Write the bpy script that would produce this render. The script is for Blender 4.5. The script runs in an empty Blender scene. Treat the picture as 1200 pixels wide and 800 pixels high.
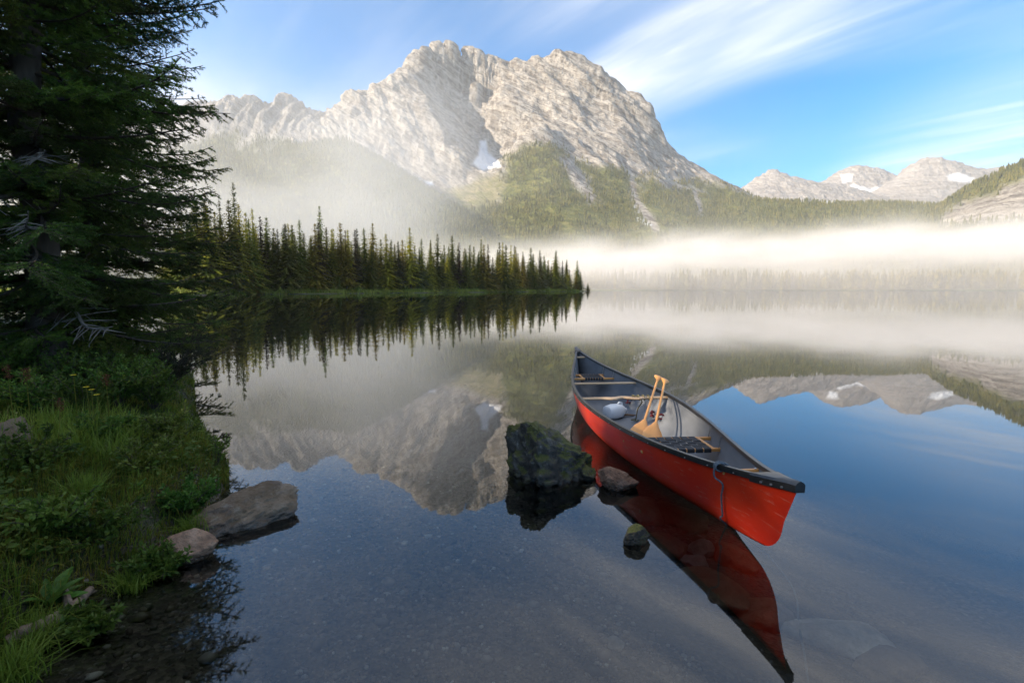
import bpy, bmesh, math, random
import numpy as np
from mathutils import Vector, Matrix, Quaternion

R = math.radians
scene = bpy.context.scene
col = scene.collection
rng = np.random.default_rng(11)
random.seed(11)

# ------------------------------------------------------------------ camera
F_PX, PW, PH, HORIZON = 600.0, 1200, 800, 338.5
CAM_H = 1.4
PITCH = math.atan((PH / 2 - HORIZON) / F_PX)
cam_data = bpy.data.cameras.new('camera')
cam_data.sensor_width = 36.0
cam_data.lens = 18.0
cam_data.clip_start = 0.05
cam_data.clip_end = 60000
camera = bpy.data.objects.new('camera', cam_data)
camera.location = (0, 0, CAM_H)
camera.rotation_euler = (math.pi / 2 - PITCH, 0, 0)
col.objects.link(camera)
scene.camera = camera
scene.render.resolution_x, scene.render.resolution_y = 1024, 682

# ------------------------------------------------------------------ world, sun, exposure
SUN_AZ, SUN_EL = -102.0, 25.0          # azimuth from straight ahead (+Y), negative = left
world = bpy.data.worlds.new('World')
scene.world = world
world.use_nodes = True
wn, wl = world.node_tree.nodes, world.node_tree.links
wn.clear()
w_out = wn.new('ShaderNodeOutputWorld')
w_bg = wn.new('ShaderNodeBackground')
w_bg.inputs['Strength'].default_value = 0.110
w_sky = wn.new('ShaderNodeTexSky')
w_sky.sky_type = 'NISHITA'
w_sky.sun_disc = False
w_sky.sun_elevation = R(SUN_EL)
w_sky.sun_rotation = R(SUN_AZ)
w_sky.altitude = 1700
w_sky.air_density = 1.0
w_sky.dust_density = 0.6
w_sky.ozone_density = 3.0
# thin cirrus: noise on a flat layer high above, stretched along the wind
w_tc = wn.new('ShaderNodeTexCoord')
w_sep = wn.new('ShaderNodeSeparateXYZ')
wl.new(w_tc.outputs['Generated'], w_sep.inputs[0])
def wmath(op, a, b=None, c=None):
    n = wn.new('ShaderNodeMath'); n.operation = op
    for i, v in enumerate((a, b, c)):
        if v is None: continue
        if isinstance(v, (int, float)): n.inputs[i].default_value = v
        else: wl.new(v, n.inputs[i])
    return n.outputs[0]
w_den = wmath('ADD', wmath('MAXIMUM', w_sep.outputs['Z'], 0.0), 0.10)
w_comb = wn.new('ShaderNodeCombineXYZ')
wl.new(wmath('DIVIDE', w_sep.outputs['X'], w_den), w_comb.inputs[0])
wl.new(wmath('DIVIDE', w_sep.outputs['Y'], w_den), w_comb.inputs[1])
def cirrus(rot, sx, sy, off, scale, detail, dist, lo, hi):
    # rotate first so that the local x axis follows the wind, then stretch
    m1 = wn.new('ShaderNodeVectorRotate'); m1.rotation_type = 'Z_AXIS'
    m1.inputs['Angle'].default_value = R(rot)
    wl.new(w_comb.outputs[0], m1.inputs['Vector'])
    m2 = wn.new('ShaderNodeMapping')
    m2.inputs['Location'].default_value = (off[0], off[1], off[2])
    m2.inputs['Scale'].default_value = (sx, sy, 1)
    wl.new(m1.outputs[0], m2.inputs['Vector'])
    t = wn.new('ShaderNodeTexNoise')
    t.inputs['Scale'].default_value = scale
    t.inputs['Detail'].default_value = detail
    t.inputs['Roughness'].default_value = 0.55
    t.inputs['Distortion'].default_value = dist
    wl.new(m2.outputs[0], t.inputs['Vector'])
    mr = wn.new('ShaderNodeMapRange'); mr.interpolation_type = 'SMOOTHSTEP'
    mr.inputs['From Min'].default_value = lo
    mr.inputs['From Max'].default_value = hi
    wl.new(t.outputs['Fac'], mr.inputs['Value'])
    return mr.outputs[0]
CIRRUS = dict(a=(52, .34, 1.25, (5.5, 7.4, 2.0)), b=(52, .5, 3.2, (1.7, 5.2, 7.0)), m=(35, .35, .55, (4.8, 5.5, 4.0)))
c_a = cirrus(*CIRRUS['a'], 1.0, 6.0, 0.5, 0.40, 0.66)
c_b = cirrus(*CIRRUS['b'], 1.3, 7.0, 0.7, 0.46, 0.72)
c_m = cirrus(*CIRRUS['m'], 1.0, 2.0, 0.2, 0.375, 0.62)
c_mask = wmath('MULTIPLY', wmath('ADD', wmath('MULTIPLY', c_a, 0.75), wmath('MULTIPLY', c_b, 0.35)), c_m)
c_mask = wmath('MINIMUM', wmath('ADD', c_mask, wmath('MULTIPLY', c_m, 0.28)), 0.9)
w_mix = wn.new('ShaderNodeMix'); w_mix.data_type = 'RGBA'
wl.new(c_mask, w_mix.inputs['Factor'])
w_sat = wn.new('ShaderNodeHueSaturation'); w_sat.inputs['Saturation'].default_value = 1.5; w_sat.inputs['Hue'].default_value = .494
wl.new(w_sky.outputs[0], w_sat.inputs['Color'])
wl.new(w_sat.outputs[0], w_mix.inputs['A'])
w_mix.inputs['B'].default_value = (5.5, 5.35, 5.3, 1)
wl.new(w_mix.outputs['Result'], w_bg.inputs['Color'])
wl.new(w_bg.outputs[0], w_out.inputs[0])

sun_data = bpy.data.lights.new('sun', 'SUN')
sun_data.energy = 4.7
sun_data.angle = R(0.53)
sun_data.color = (1.0, 0.85, 0.66)
sun = bpy.data.objects.new('sun', sun_data)
sun_dir = Vector((math.sin(R(SUN_AZ)) * math.cos(R(SUN_EL)), math.cos(R(SUN_AZ)) * math.cos(R(SUN_EL)), math.sin(R(SUN_EL))))
sun.rotation_euler = (-sun_dir).to_track_quat('-Z', 'Y').to_euler()
sun.location = (-30, 5, 40)
col.objects.link(sun)

scene.view_settings.view_transform = 'Standard'
scene.view_settings.look = 'None'
scene.view_settings.exposure = 1.34
scene.view_settings.gamma = 1.0
scene.view_settings.use_curve_mapping = False
scene.cycles.max_bounces = 8
scene.cycles.diffuse_bounces = 2
scene.cycles.glossy_bounces = 3
scene.cycles.transparent_max_bounces = 12
scene.cycles.volume_bounces = 2
scene.cycles.volume_max_steps = 64
scene.cycles.use_denoising = True
scene.cycles.caustics_reflective = False
scene.cycles.caustics_refractive = False

# ------------------------------------------------------------------ pixel helpers (photo 1200 x 800)
CP, SP = math.cos(PITCH), math.sin(PITCH)
def ray(px, py):
    u, v = px - PW / 2, py - PH / 2
    return np.array([u, F_PX * CP - v * SP, -F_PX * SP - v * CP])
def at(px, py, Y):
    d = ray(px, py); k = Y / d[1]
    return np.array([d[0] * k, Y, CAM_H + d[2] * k])
def onz(px, py, z=0.0):
    d = ray(px, py); k = (z - CAM_H) / d[2]
    return np.array([d[0] * k, d[1] * k, z])
def to_px(P):
    P = np.asarray(P, float); x, y, z = P[..., 0], P[..., 1], P[..., 2] - CAM_H
    f = y * CP - z * SP; u = y * SP + z * CP
    return PW / 2 + F_PX * x / f, PH / 2 - F_PX * u / f

# ------------------------------------------------------------------ noise
_perm = np.random.default_rng(5).permutation(256); _perm = np.concatenate([_perm, _perm, _perm])
_g = np.random.default_rng(6).normal(size=(256, 3)); _g /= np.linalg.norm(_g, axis=1)[:, None]
def pnoise(x, y, z):
    x, y, z = np.broadcast_arrays(np.asarray(x, float), np.asarray(y, float), np.asarray(z, float))
    xi, yi, zi = np.floor(x), np.floor(y), np.floor(z)
    fx, fy, fz = x - xi, y - yi, z - zi
    xi, yi, zi = xi.astype(int) & 255, yi.astype(int) & 255, zi.astype(int) & 255
    s = lambda t: t * t * t * (t * (t * 6 - 15) + 10)
    u, v, w = s(fx), s(fy), s(fz)
    def gr(a, b, c):
        g = _g[_perm[_perm[_perm[(xi + a) & 255] + ((yi + b) & 255)] + ((zi + c) & 255)]]
        return g[..., 0] * (fx - a) + g[..., 1] * (fy - b) + g[..., 2] * (fz - c)
    l = lambda a, b, t: a + (b - a) * t
    return 1.5 * l(l(l(gr(0,0,0), gr(1,0,0), u), l(gr(0,1,0), gr(1,1,0), u), v), l(l(gr(0,0,1), gr(1,0,1), u), l(gr(0,1,1), gr(1,1,1), u), v), w)
def fbm(x, y, z, octv=4, gain=.5, ridged=False):
    a, t, s = 1.0, 0.0, 0.0
    for i in range(octv):
        n = pnoise(x * 2 ** i + 17.3 * i, y * 2 ** i + 5.1 * i, z * 2 ** i + 9.7 * i)
        if ridged: n = 1 - 2 * np.abs(n)
        t = t + a * n; s += a; a *= gain
    return t / s
def sstep(a, b, x):
    t = np.clip((np.asarray(x, float) - a) / (b - a), 0, 1); return t * t * (3 - 2 * t)

# ------------------------------------------------------------------ mesh helpers
def mesh_np(name, V, faces=None, tris=None, quads=None, smooth=False):
    me = bpy.data.meshes.new(name)
    V = np.asarray(V, np.float32)
    parts, tot = [], []
    if tris is not None and len(tris): parts.append(np.asarray(tris, np.int32).ravel()); tot.append(np.full(len(tris), 3, np.int32))
    if quads is not None and len(quads): parts.append(np.asarray(quads, np.int32).ravel()); tot.append(np.full(len(quads), 4, np.int32))
    if faces is not None:
        parts.append(np.array([i for f in faces for i in f], np.int32)); tot.append(np.array([len(f) for f in faces], np.int32))
    L = np.concatenate(parts); T = np.concatenate(tot)
    me.vertices.add(len(V)); me.vertices.foreach_set('co', V.ravel())
    me.loops.add(len(L)); me.loops.foreach_set('vertex_index', L)
    me.polygons.add(len(T))
    st = np.concatenate([[0], np.cumsum(T)[:-1]]).astype(np.int32)
    me.polygons.foreach_set('loop_start', st); me.polygons.foreach_set('loop_total', T)
    me.polygons.foreach_set('use_smooth', np.full(len(T), smooth))
    me.update(calc_edges=True); me.validate()
    return me
def grid_quads(n, m, wrap=False):
    i = np.arange(n - 1)[:, None]; j = np.arange(m if wrap else m - 1)[None, :]
    a = i * m + j; b = i * m + (j + 1) % m
    return np.stack([a, b, b + m, a + m], -1).reshape(-1, 4)
def link(name, me, mat=None, parent=None):
    o = bpy.data.objects.new(name, me); col.objects.link(o)
    if mat is not None and me is not None and not len(me.materials): me.materials.append(mat)
    if parent is not None: o.parent = parent
    return o
def empty(name, loc=(0, 0, 0), rot=(0, 0, 0)):
    o = bpy.data.objects.new(name, None); o.location = loc; o.rotation_euler = rot
    o.empty_display_size = 0.2; col.objects.link(o); return o
def tag(o, label=None, cat=None, group=None, kind=None):
    if label: o['label'] = label
    if cat: o['category'] = cat
    if group: o['group'] = group
    if kind: o['kind'] = kind
    return o
def attr_f(me, name, vals):
    a = me.attributes.new(name, 'FLOAT', 'POINT'); a.data.foreach_set('value', np.asarray(vals, np.float32).ravel())
class MB:
    """collects boxes, tubes and lofts into one mesh"""
    def __init__(s): s.V = []; s.F = []; s.n = 0
    def add(s, V, F):
        s.V.append(np.asarray(V, float)); s.F += [tuple(i + s.n for i in f) for f in F]; s.n += len(V)
    def loft(s, rings, cap=True, closed=True):
        m = len(rings[0]); V = np.concatenate([np.asarray(r, float) for r in rings]); F = []
        for i in range(len(rings) - 1):
            for j in range(m if closed else m - 1):
                a = i * m + j; b = i * m + (j + 1) % m
                F.append((a, b, b + m, a + m))
        if cap and closed: F.append(tuple(range(m))[::-1]); F.append(tuple(range((len(rings) - 1) * m, len(rings) * m)))
        s.add(V, F)
    def tube(s, pts, r, k=8, flat=1.0, cap=True):
        pts = [Vector(p) for p in pts]; n = len(pts)
        rr = [r] * n if np.isscalar(r) else list(r)
        rings = []; up = Vector((0, 0, 1))
        t0 = (pts[1] - pts[0]).normalized()
        if abs(t0.z) > .9: up = Vector((1, 0, 0))
        side = t0.cross(up).normalized()
        for i in range(n):
            t = (pts[min(i + 1, n - 1)] - pts[max(i - 1, 0)]).normalized()
            side = (side - t * side.dot(t)).normalized(); nv = side.cross(t)
            rings.append([tuple(pts[i] + side * (math.cos(a) * rr[i]) + nv * (math.sin(a) * rr[i] * flat)) for a in [2 * math.pi * q / k for q in range(k)]])
        s.loft(rings, cap)
    def box(s, c, d, M=None):
        c = Vector(c); V = []
        for z in (-1, 1):
            for y in (-1, 1):
                for x in (-1, 1):
                    p = Vector((x * d[0] / 2, y * d[1] / 2, z * d[2] / 2))
                    if M is not None: p = M @ p
                    V.append(tuple(c + p))
        s.add(V, [(0, 2, 3, 1), (4, 5, 7, 6), (0, 1, 5, 4), (2, 6, 7, 3), (0, 4, 6, 2), (1, 3, 7, 5)])
    def smooth_tube(s, pts, r, k=8, per=6):
        P = [Vector(p) for p in pts]; P = [P[0] * 2 - P[1]] + P + [P[-1] * 2 - P[-2]]; o = []
        for i in range(1, len(P) - 2):
            a, b, c, d = P[i - 1:i + 3]
            for t in [q / per for q in range(per)]:
                o.append(.5 * ((2 * b) + (c - a) * t + (2 * a - 5 * b + 4 * c - d) * t * t + (3 * b - a - 3 * c + d) * t ** 3))
        o.append(P[-2]); s.tube(o, r, k)
    def mesh(s, name, smooth=False):
        return mesh_np(name, np.concatenate(s.V), faces=s.F, smooth=smooth)
    def build(s, name, mat, parent=None, smooth=True, bevel=0):
        o = link(name, s.mesh(name, smooth), mat, parent)
        if bevel:
            b = o.modifiers.new('bevel', 'BEVEL'); b.width = bevel; b.segments = 2; b.limit_method = 'ANGLE'
        if smooth:
            try: o.data.set_sharp_from_angle(angle=R(40))
            except Exception: pass
        return o

# ------------------------------------------------------------------ materials
def new_mat(name):
    m = bpy.data.materials.new(name); m.use_nodes = True
    nt = m.node_tree; return m, nt.nodes, nt.links, nt.nodes['Principled BSDF']
def ramp(nodes, links, fac, stops):
    r = nodes.new('ShaderNodeValToRGB')
    e = r.color_ramp.elements
    while len(e) < len(stops): e.new(.5)
    for i, (p, c) in enumerate(stops): e[i].position = p; e[i].color = (*c, 1)
    links.new(fac, r.inputs[0]); return r.outputs[0]
def noise_tex(nodes, links, scale, detail=4, rough=.55, dist=0, vec=None, coord='Object', mscale=None, mrot=None):
    if vec is None:
        tc = nodes.new('ShaderNodeTexCoord'); vec = tc.outputs[coord]
    if mscale or mrot:
        mp = nodes.new('ShaderNodeMapping')
        if mscale: mp.inputs['Scale'].default_value = mscale
        if mrot:        # turn first, then stretch
            m0 = nodes.new('ShaderNodeMapping'); m0.inputs['Rotation'].default_value = mrot; links.new(vec, m0.inputs['Vector']); vec = m0.outputs[0]
        links.new(vec, mp.inputs['Vector']); vec = mp.outputs[0]
    t = nodes.new('ShaderNodeTexNoise'); t.inputs['Scale'].default_value = scale
    t.inputs['Detail'].default_value = detail; t.inputs['Roughness'].default_value = rough; t.inputs['Distortion'].default_value = dist
    links.new(vec, t.inputs['Vector']); return t.outputs['Fac']
def mixc(nodes, links, fac, a, b, mode='MIX'):
    n = nodes.new('ShaderNodeMix'); n.data_type = 'RGBA'; n.blend_type = mode
    for s, v in (('Factor', fac), ('A', a), ('B', b)):
        if isinstance(v, (int, float)): n.inputs[s].default_value = v
        elif isinstance(v, tuple): n.inputs[s].default_value = (*v, 1)
        else: links.new(v, n.inputs[s])
    return n.outputs['Result']
def mrange(nodes, links, v, a, b, c=0, d=1):
    n = nodes.new('ShaderNodeMapRange'); n.interpolation_type = 'SMOOTHSTEP'
    for k, q in (('From Min', a), ('From Max', b), ('To Min', c), ('To Max', d)): n.inputs[k].default_value = q
    links.new(v, n.inputs['Value']); return n.outputs[0]
def bump(nodes, links, bsdf, h, strength, dist):
    b = nodes.new('ShaderNodeBump'); b.inputs['Strength'].default_value = strength; b.inputs['Distance'].default_value = dist
    links.new(h, b.inputs['Height']); links.new(b.outputs[0], bsdf.inputs['Normal']); return b
def basic(name, c1, c2, scale=8, rough=.6, bmp=.0, bdist=.01, spec=.4, detail=5, mscale=None, coord='Object', rnd=0.0, lo=.3, hi=.7, coat=0):
    m, n, l, b = new_mat(name)
    f = noise_tex(n, l, scale, detail, mscale=mscale, coord=coord)
    c = ramp(n, l, f, [(lo, c1), (hi, c2)])
    if rnd:
        oi = n.new('ShaderNodeObjectInfo')
        hv = n.new('ShaderNodeHueSaturation')
        l.new(mrange(n, l, oi.outputs['Random'], 0, 1, 1 - rnd, 1 + rnd), hv.inputs['Value']); l.new(c, hv.inputs['Color']); c = hv.outputs[0]
    l.new(c, b.inputs['Base Color'])
    b.inputs['Roughness'].default_value = rough; b.inputs['Specular IOR Level'].default_value = spec
    b.inputs['Coat Weight'].default_value = coat; b.inputs['Coat Roughness'].default_value = .15
    if bmp: bump(n, l, b, f, bmp, bdist)
    return m
def leafy(name, c1, c2, trans=.35, rough=.55, scale=3.0, rnd=.25, hue=.02):
    """foliage: diffuse plus light through the leaf"""
    m, n, l, b = new_mat(name)
    f = noise_tex(n, l, scale, 3)
    c = ramp(n, l, f, [(.32, c1), (.68, c2)])
    oi = n.new('ShaderNodeObjectInfo'); hv = n.new('ShaderNodeHueSaturation')
    l.new(mrange(n, l, oi.outputs['Random'], 0, 1, 1 - rnd, 1 + rnd), hv.inputs['Value'])
    l.new(mrange(n, l, oi.outputs['Random'], 0, 1, .5 - hue, .5 + hue), hv.inputs['Hue'])
    l.new(c, hv.inputs['Color']); c = hv.outputs[0]
    l.new(c, b.inputs['Base Color']); b.inputs['Roughness'].default_value = rough
    b.inputs['Specular IOR Level'].default_value = .25
    t = n.new('ShaderNodeBsdfTranslucent'); l.new(c, t.inputs['Color'])
    mx = n.new('ShaderNodeMixShader'); mx.inputs[0].default_value = trans
    l.new(b.outputs[0], mx.inputs[1]); l.new(t.outputs[0], mx.inputs[2])
    l.new(mx.outputs[0], n['Material Output'].inputs['Surface'])
    return m

# ================================================================== SETTING
# ------------------------------------------------------------------ ground with the lake basin
FOREST_A, FOREST_B = np.array([-80., 108.]), np.array([38., 300.])
shore = [(6, -3), (2, -1.2), (0, -.7), (-1.15, .5), (-1.70, 1.35), (-1.97, 2.0), (-2.02, 2.45), (-1.97, 3.0), (-2.05, 3.5), (-2.3, 3.95), (-2.9, 4.7),
         (-3.7, 5.8), (-5.4, 8.5), (-9, 12), (-16, 18), (-32, 32), (-60, 62), (-84, 90)]
for k in np.linspace(0, 1, 24):
    p = FOREST_A + (FOREST_B - FOREST_A) * k
    shore.append((p[0] + 2.2 * math.sin(k * 37) + 1.2 * math.sin(k * 83 + 1), p[1] + 1.5 * math.sin(k * 51 + 2)))
shore += [(47, 313), (34, 380), (24, 470), (70, 540), (200, 566), (400, 560), (700, 540), (900, 450), (950, 300), (800, 150), (500, 40), (200, -10), (40, -8)]
shore = np.array(shore, float)
def lake_sd(X, Y):
    """signed distance to the shoreline, positive on land"""
    X = np.asarray(X, float); Y = np.asarray(Y, float)
    best = np.full(X.shape, 1e18); inside = np.zeros(X.shape, bool)
    for a, b in zip(shore, np.roll(shore, -1, 0)):
        d = b - a; t = np.clip(((X - a[0]) * d[0] + (Y - a[1]) * d[1]) / (d @ d), 0, 1)
        best = np.minimum(best, (X - a[0] - t * d[0]) ** 2 + (Y - a[1] - t * d[1]) ** 2)
        c = (a[1] > Y) != (b[1] > Y)
        with np.errstate(divide='ignore', invalid='ignore'):
            xi = a[0] + (Y - a[1]) * d[0] / (d[1] if abs(d[1]) > 1e-9 else 1e-9)
        inside ^= c & (X < xi)
    d = np.sqrt(best); return np.where(inside, -d, d)
def ground_z(X, Y, sd=None):
    X = np.asarray(X, float); Y = np.asarray(Y, float)
    if sd is None: sd = lake_sd(X, Y)
    near = 1 - sstep(10, 30, np.hypot(X, Y))
    wob = .10 * pnoise(X * 1.9, Y * 1.9, 3.3) * near
    s = sd + wob
    land = .20 * sstep(0, .22, s) + .10 * np.clip(s, 0, 4) + .028 * np.clip(s - 4, 0, 90) + .01 * np.clip(s - 94, 0, 600)
    land = land + near * sstep(0, .3, s) * (.07 * pnoise(X * 1.1, Y * 1.1, 7.7) + .035 * pnoise(X * 3.7, Y * 3.7, 1.7))
    land = land + sstep(20, 60, s) * .6 * pnoise(X * .05, Y * .05, 1.1)
    d = np.clip(-s, 0, None)
    bed = -(.012 + .11 * np.clip(d, 0, 2.2) + .16 * np.clip(d - 2.2, 0, 3) + .35 * np.clip(d - 5.2, 0, 14) + .01 * np.clip(d - 19, 0, 200))
    bed = bed + .02 * near * pnoise(X * 2.3, Y * 2.3, 4.4) * sstep(.2, 1.0, d)
    return np.where(s > 0, land, bed)
nr, na = 330, 640
rad = np.exp(np.linspace(math.log(.35), math.log(14000), nr)); ang = np.linspace(0, 2 * math.pi, na, endpoint=False)
GX = rad[:, None] * np.sin(ang)[None]; GY = rad[:, None] * np.cos(ang)[None]
gsd = lake_sd(GX, GY); GZ = ground_z(GX, GY, gsd)
me = mesh_np('ground', np.stack([GX, GY, GZ], -1).reshape(-1, 3), quads=grid_quads(nr, na, True)[:, ::-1], smooth=True)
attr_f(me, 'inland', gsd)

m, n, l, b = new_mat('ground_soil_and_gravel')
at_n = n.new('ShaderNodeAttribute'); at_n.attribute_name = 'inland'
tcg = n.new('ShaderNodeTexCoord')
vor = n.new('ShaderNodeTexVoronoi'); vor.inputs['Scale'].default_value = 42; vor.inputs['Randomness'].default_value = 1
l.new(tcg.outputs['Object'], vor.inputs['Vector'])
peb = ramp(n, l, vor.outputs['Color'], [(.1, (.018, .015, .012)), (.5, (.055, .046, .036)), (.85, (.12, .10, .08)), (1, (.2, .18, .16))])
nz = noise_tex(n, l, 1.3, 6, vec=tcg.outputs['Object'])
peb = mixc(n, l, mrange(n, l, nz, .4, .65), peb, (.04, .034, .026))
deep_bed = mixc(n, l, mrange(n, l, at_n.outputs['Fac'], -9, -3), (.020, .024, .022), peb)  # dark silt offshore, standing in for light lost in deep water
nz2 = noise_tex(n, l, 2.4, 7, vec=tcg.outputs['Object'])
soil = ramp(n, l, nz2, [(.3, (.014, .011, .007)), (.55, (.03, .028, .012)), (.75, (.035, .05, .014))])
nz3 = noise_tex(n, l, .35, 5, vec=tcg.outputs['Object'])
turf = ramp(n, l, nz3, [(.3, (.05, .075, .014)), (.7, (.11, .14, .03))])
geo = n.new('ShaderNodeVectorMath'); geo.operation = 'LENGTH'; l.new(tcg.outputs['Object'], geo.inputs[0])
landc = mixc(n, l, mrange(n, l, geo.outputs['Value'], 15, 60), soil, turf)
l.new(mixc(n, l, mrange(n, l, at_n.outputs['Fac'], -.02, .06), deep_bed, landc), b.inputs['Base Color'])
b.inputs['Roughness'].default_value = .85
hsum = n.new('ShaderNodeMath'); hsum.operation = 'ADD'; l.new(vor.outputs['Distance'], hsum.inputs[0]); l.new(nz2, hsum.inputs[1])
bump(n, l, b, hsum.outputs[0], .7, .02)
tag(link('ground', me, m), kind='structure')

# ------------------------------------------------------------------ lake water
m, n, l, b = new_mat('lake_water')
n.remove(b)
out = n['Material Output']
tcw = n.new('ShaderNodeTexCoord')
h1 = noise_tex(n, l, .55, 2, .5, vec=tcw.outputs['Object'])
h2 = noise_tex(n, l, 5.0, 3, .6, vec=tcw.outputs['Object'])
hs = n.new('ShaderNodeMath'); hs.operation = 'MULTIPLY_ADD'; l.new(h2, hs.inputs[0]); hs.inputs[1].default_value = .10; l.new(h1, hs.inputs[2])
bp = n.new('ShaderNodeBump'); bp.inputs['Strength'].default_value = 1.0; bp.inputs['Distance'].default_value = .0010
l.new(hs.outputs[0], bp.inputs['Height'])
fr = n.new('ShaderNodeFresnel'); fr.inputs['IOR'].default_value = 1.74; l.new(bp.outputs[0], fr.inputs['Normal'])
gl = n.new('ShaderNodeBsdfGlossy'); gl.inputs['Roughness'].default_value = .012; gl.inputs['Color'].default_value = (.97, .98, 1, 1)
l.new(bp.outputs[0], gl.inputs['Normal'])
tr = n.new('ShaderNodeBsdfTransparent'); tr.inputs['Color'].default_value = (.68, .74, .71, 1)
mx = n.new('ShaderNodeMixShader'); l.new(fr.outputs[0], mx.inputs[0]); l.new(tr.outputs[0], mx.inputs[1]); l.new(gl.outputs[0], mx.inputs[2])
l.new(mx.outputs[0], out.inputs['Surface'])
me = mesh_np('lake_water', [(-200, -60, 0), (1100, -60, 0), (1100, 640, 0), (-200, 640, 0)], quads=[(0, 1, 2, 3)])
tag(link('lake_water', me, m), kind='structure')

# ------------------------------------------------------------------ mountains
def densify(poly, step=14):
    o = []
    for a, b in zip(poly[:-1], poly[1:]):
        k = max(1, int(max(abs(a[0] - b[0]), abs(a[1] - b[1])) / step))
        for i in range(k): o.append(tuple(a[j] + (b[j] - a[j]) * i / k for j in range(3)))
    o.append(tuple(poly[-1])); return o
def rbf_fit(P, Z, smooth=2.0):
    d = np.hypot(P[:, None, 0] - P[None, :, 0], P[:, None, 1] - P[None, :, 1])
    nP = len(P); A = np.zeros((nP + 3, nP + 3)); A[:nP, :nP] = -d + np.eye(nP) * smooth
    Q = np.concatenate([np.ones((nP, 1)), P / 1000], 1); A[:nP, nP:] = Q; A[nP:, :nP] = Q.T
    w = np.linalg.lstsq(A, np.concatenate([Z, np.zeros(3)]), rcond=None)[0]
    def f(X, Y):
        o = w[nP] + w[nP + 1] * X / 1000 + w[nP + 2] * Y / 1000
        for i in range(nP): o = o - w[i] * np.hypot(X - P[i, 0], Y - P[i, 1])
        return o
    return f
def pxpts(polys, extra=(), back=(), step=14):
    """polylines of (photo x, photo y, distance) -> world control points"""
    pts = []
    for p in polys:
        for q in densify(p, step): pts.append(at(*q))
    for (p, dy, fz) in back:            # the far side of a crest falls away
        for q in densify(p, step * 2):
            w = at(*q); k = (w[1] + dy) / w[1]; pts.append(np.array([w[0] * k, w[1] + dy, w[2] * fz]))
    for e in extra: pts.append(np.array(e, float))
    P = np.array(pts)
    _, idx = np.unique(np.round(P[:, :2] / 8), axis=0, return_index=True)
    return P[idx]
def normals_of(G):
    du = np.gradient(G, axis=1); dv = np.gradient(G, axis=0)
    N = np.cross(du, dv); N /= np.linalg.norm(N, axis=-1, keepdims=True) + 1e-9
    N[N[..., 2] < 0] *= -1
    return N
def terrain(name, pts, t0, t1, Y0, Y1, nt, ny, disp, zmin=-60, geom=True):
    f = rbf_fit(pts[:, :2], pts[:, 2])
    t = np.linspace(t0, t1, nt); yy = np.exp(np.linspace(math.log(Y0), math.log(Y1), ny))
    X = yy[:, None] * t[None]; Y = np.repeat(yy[:, None], nt, 1)
    Z = np.maximum(f(X, Y), zmin)
    G = np.stack([X, Y, Z], -1); G = disp(G, normals_of(G))
    return G
def finish(name, G, mat, attrs):
    ny, nt = G.shape[:2]
    me = mesh_np(name, G.reshape(-1, 3), quads=grid_quads(ny, nt), smooth=True)
    for k, v in attrs.items(): attr_f(me, k, v)
    return tag(link(name, me, mat), kind='structure')
def poly_mask(px, py, poly, soft=9, rough=1.0, seed=0.0):
    """soft mask (0..1) of a photo-pixel polygon, for where woods, scree and snow lie on the slope"""
    poly = np.array(poly, float); best = np.full(px.shape, 1e18); ins = np.zeros(px.shape, bool)
    for a, b in zip(poly, np.roll(poly, -1, 0)):
        d = b - a; t = np.clip(((px - a[0]) * d[0] + (py - a[1]) * d[1]) / (d @ d + 1e-9), 0, 1)
        best = np.minimum(best, (px - a[0] - t * d[0]) ** 2 + (py - a[1] - t * d[1]) ** 2)
        c = (a[1] > py) != (b[1] > py); ins ^= c & (px < a[0] + (py - a[1]) * d[0] / (d[1] if abs(d[1]) > 1e-9 else 1e-9))
    sd = np.where(ins, 1, -1) * np.sqrt(best)
    sd = sd + rough * (9 * fbm(px / 22, py / 22, seed, 3))
    return sstep(-soft, soft, sd)

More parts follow.
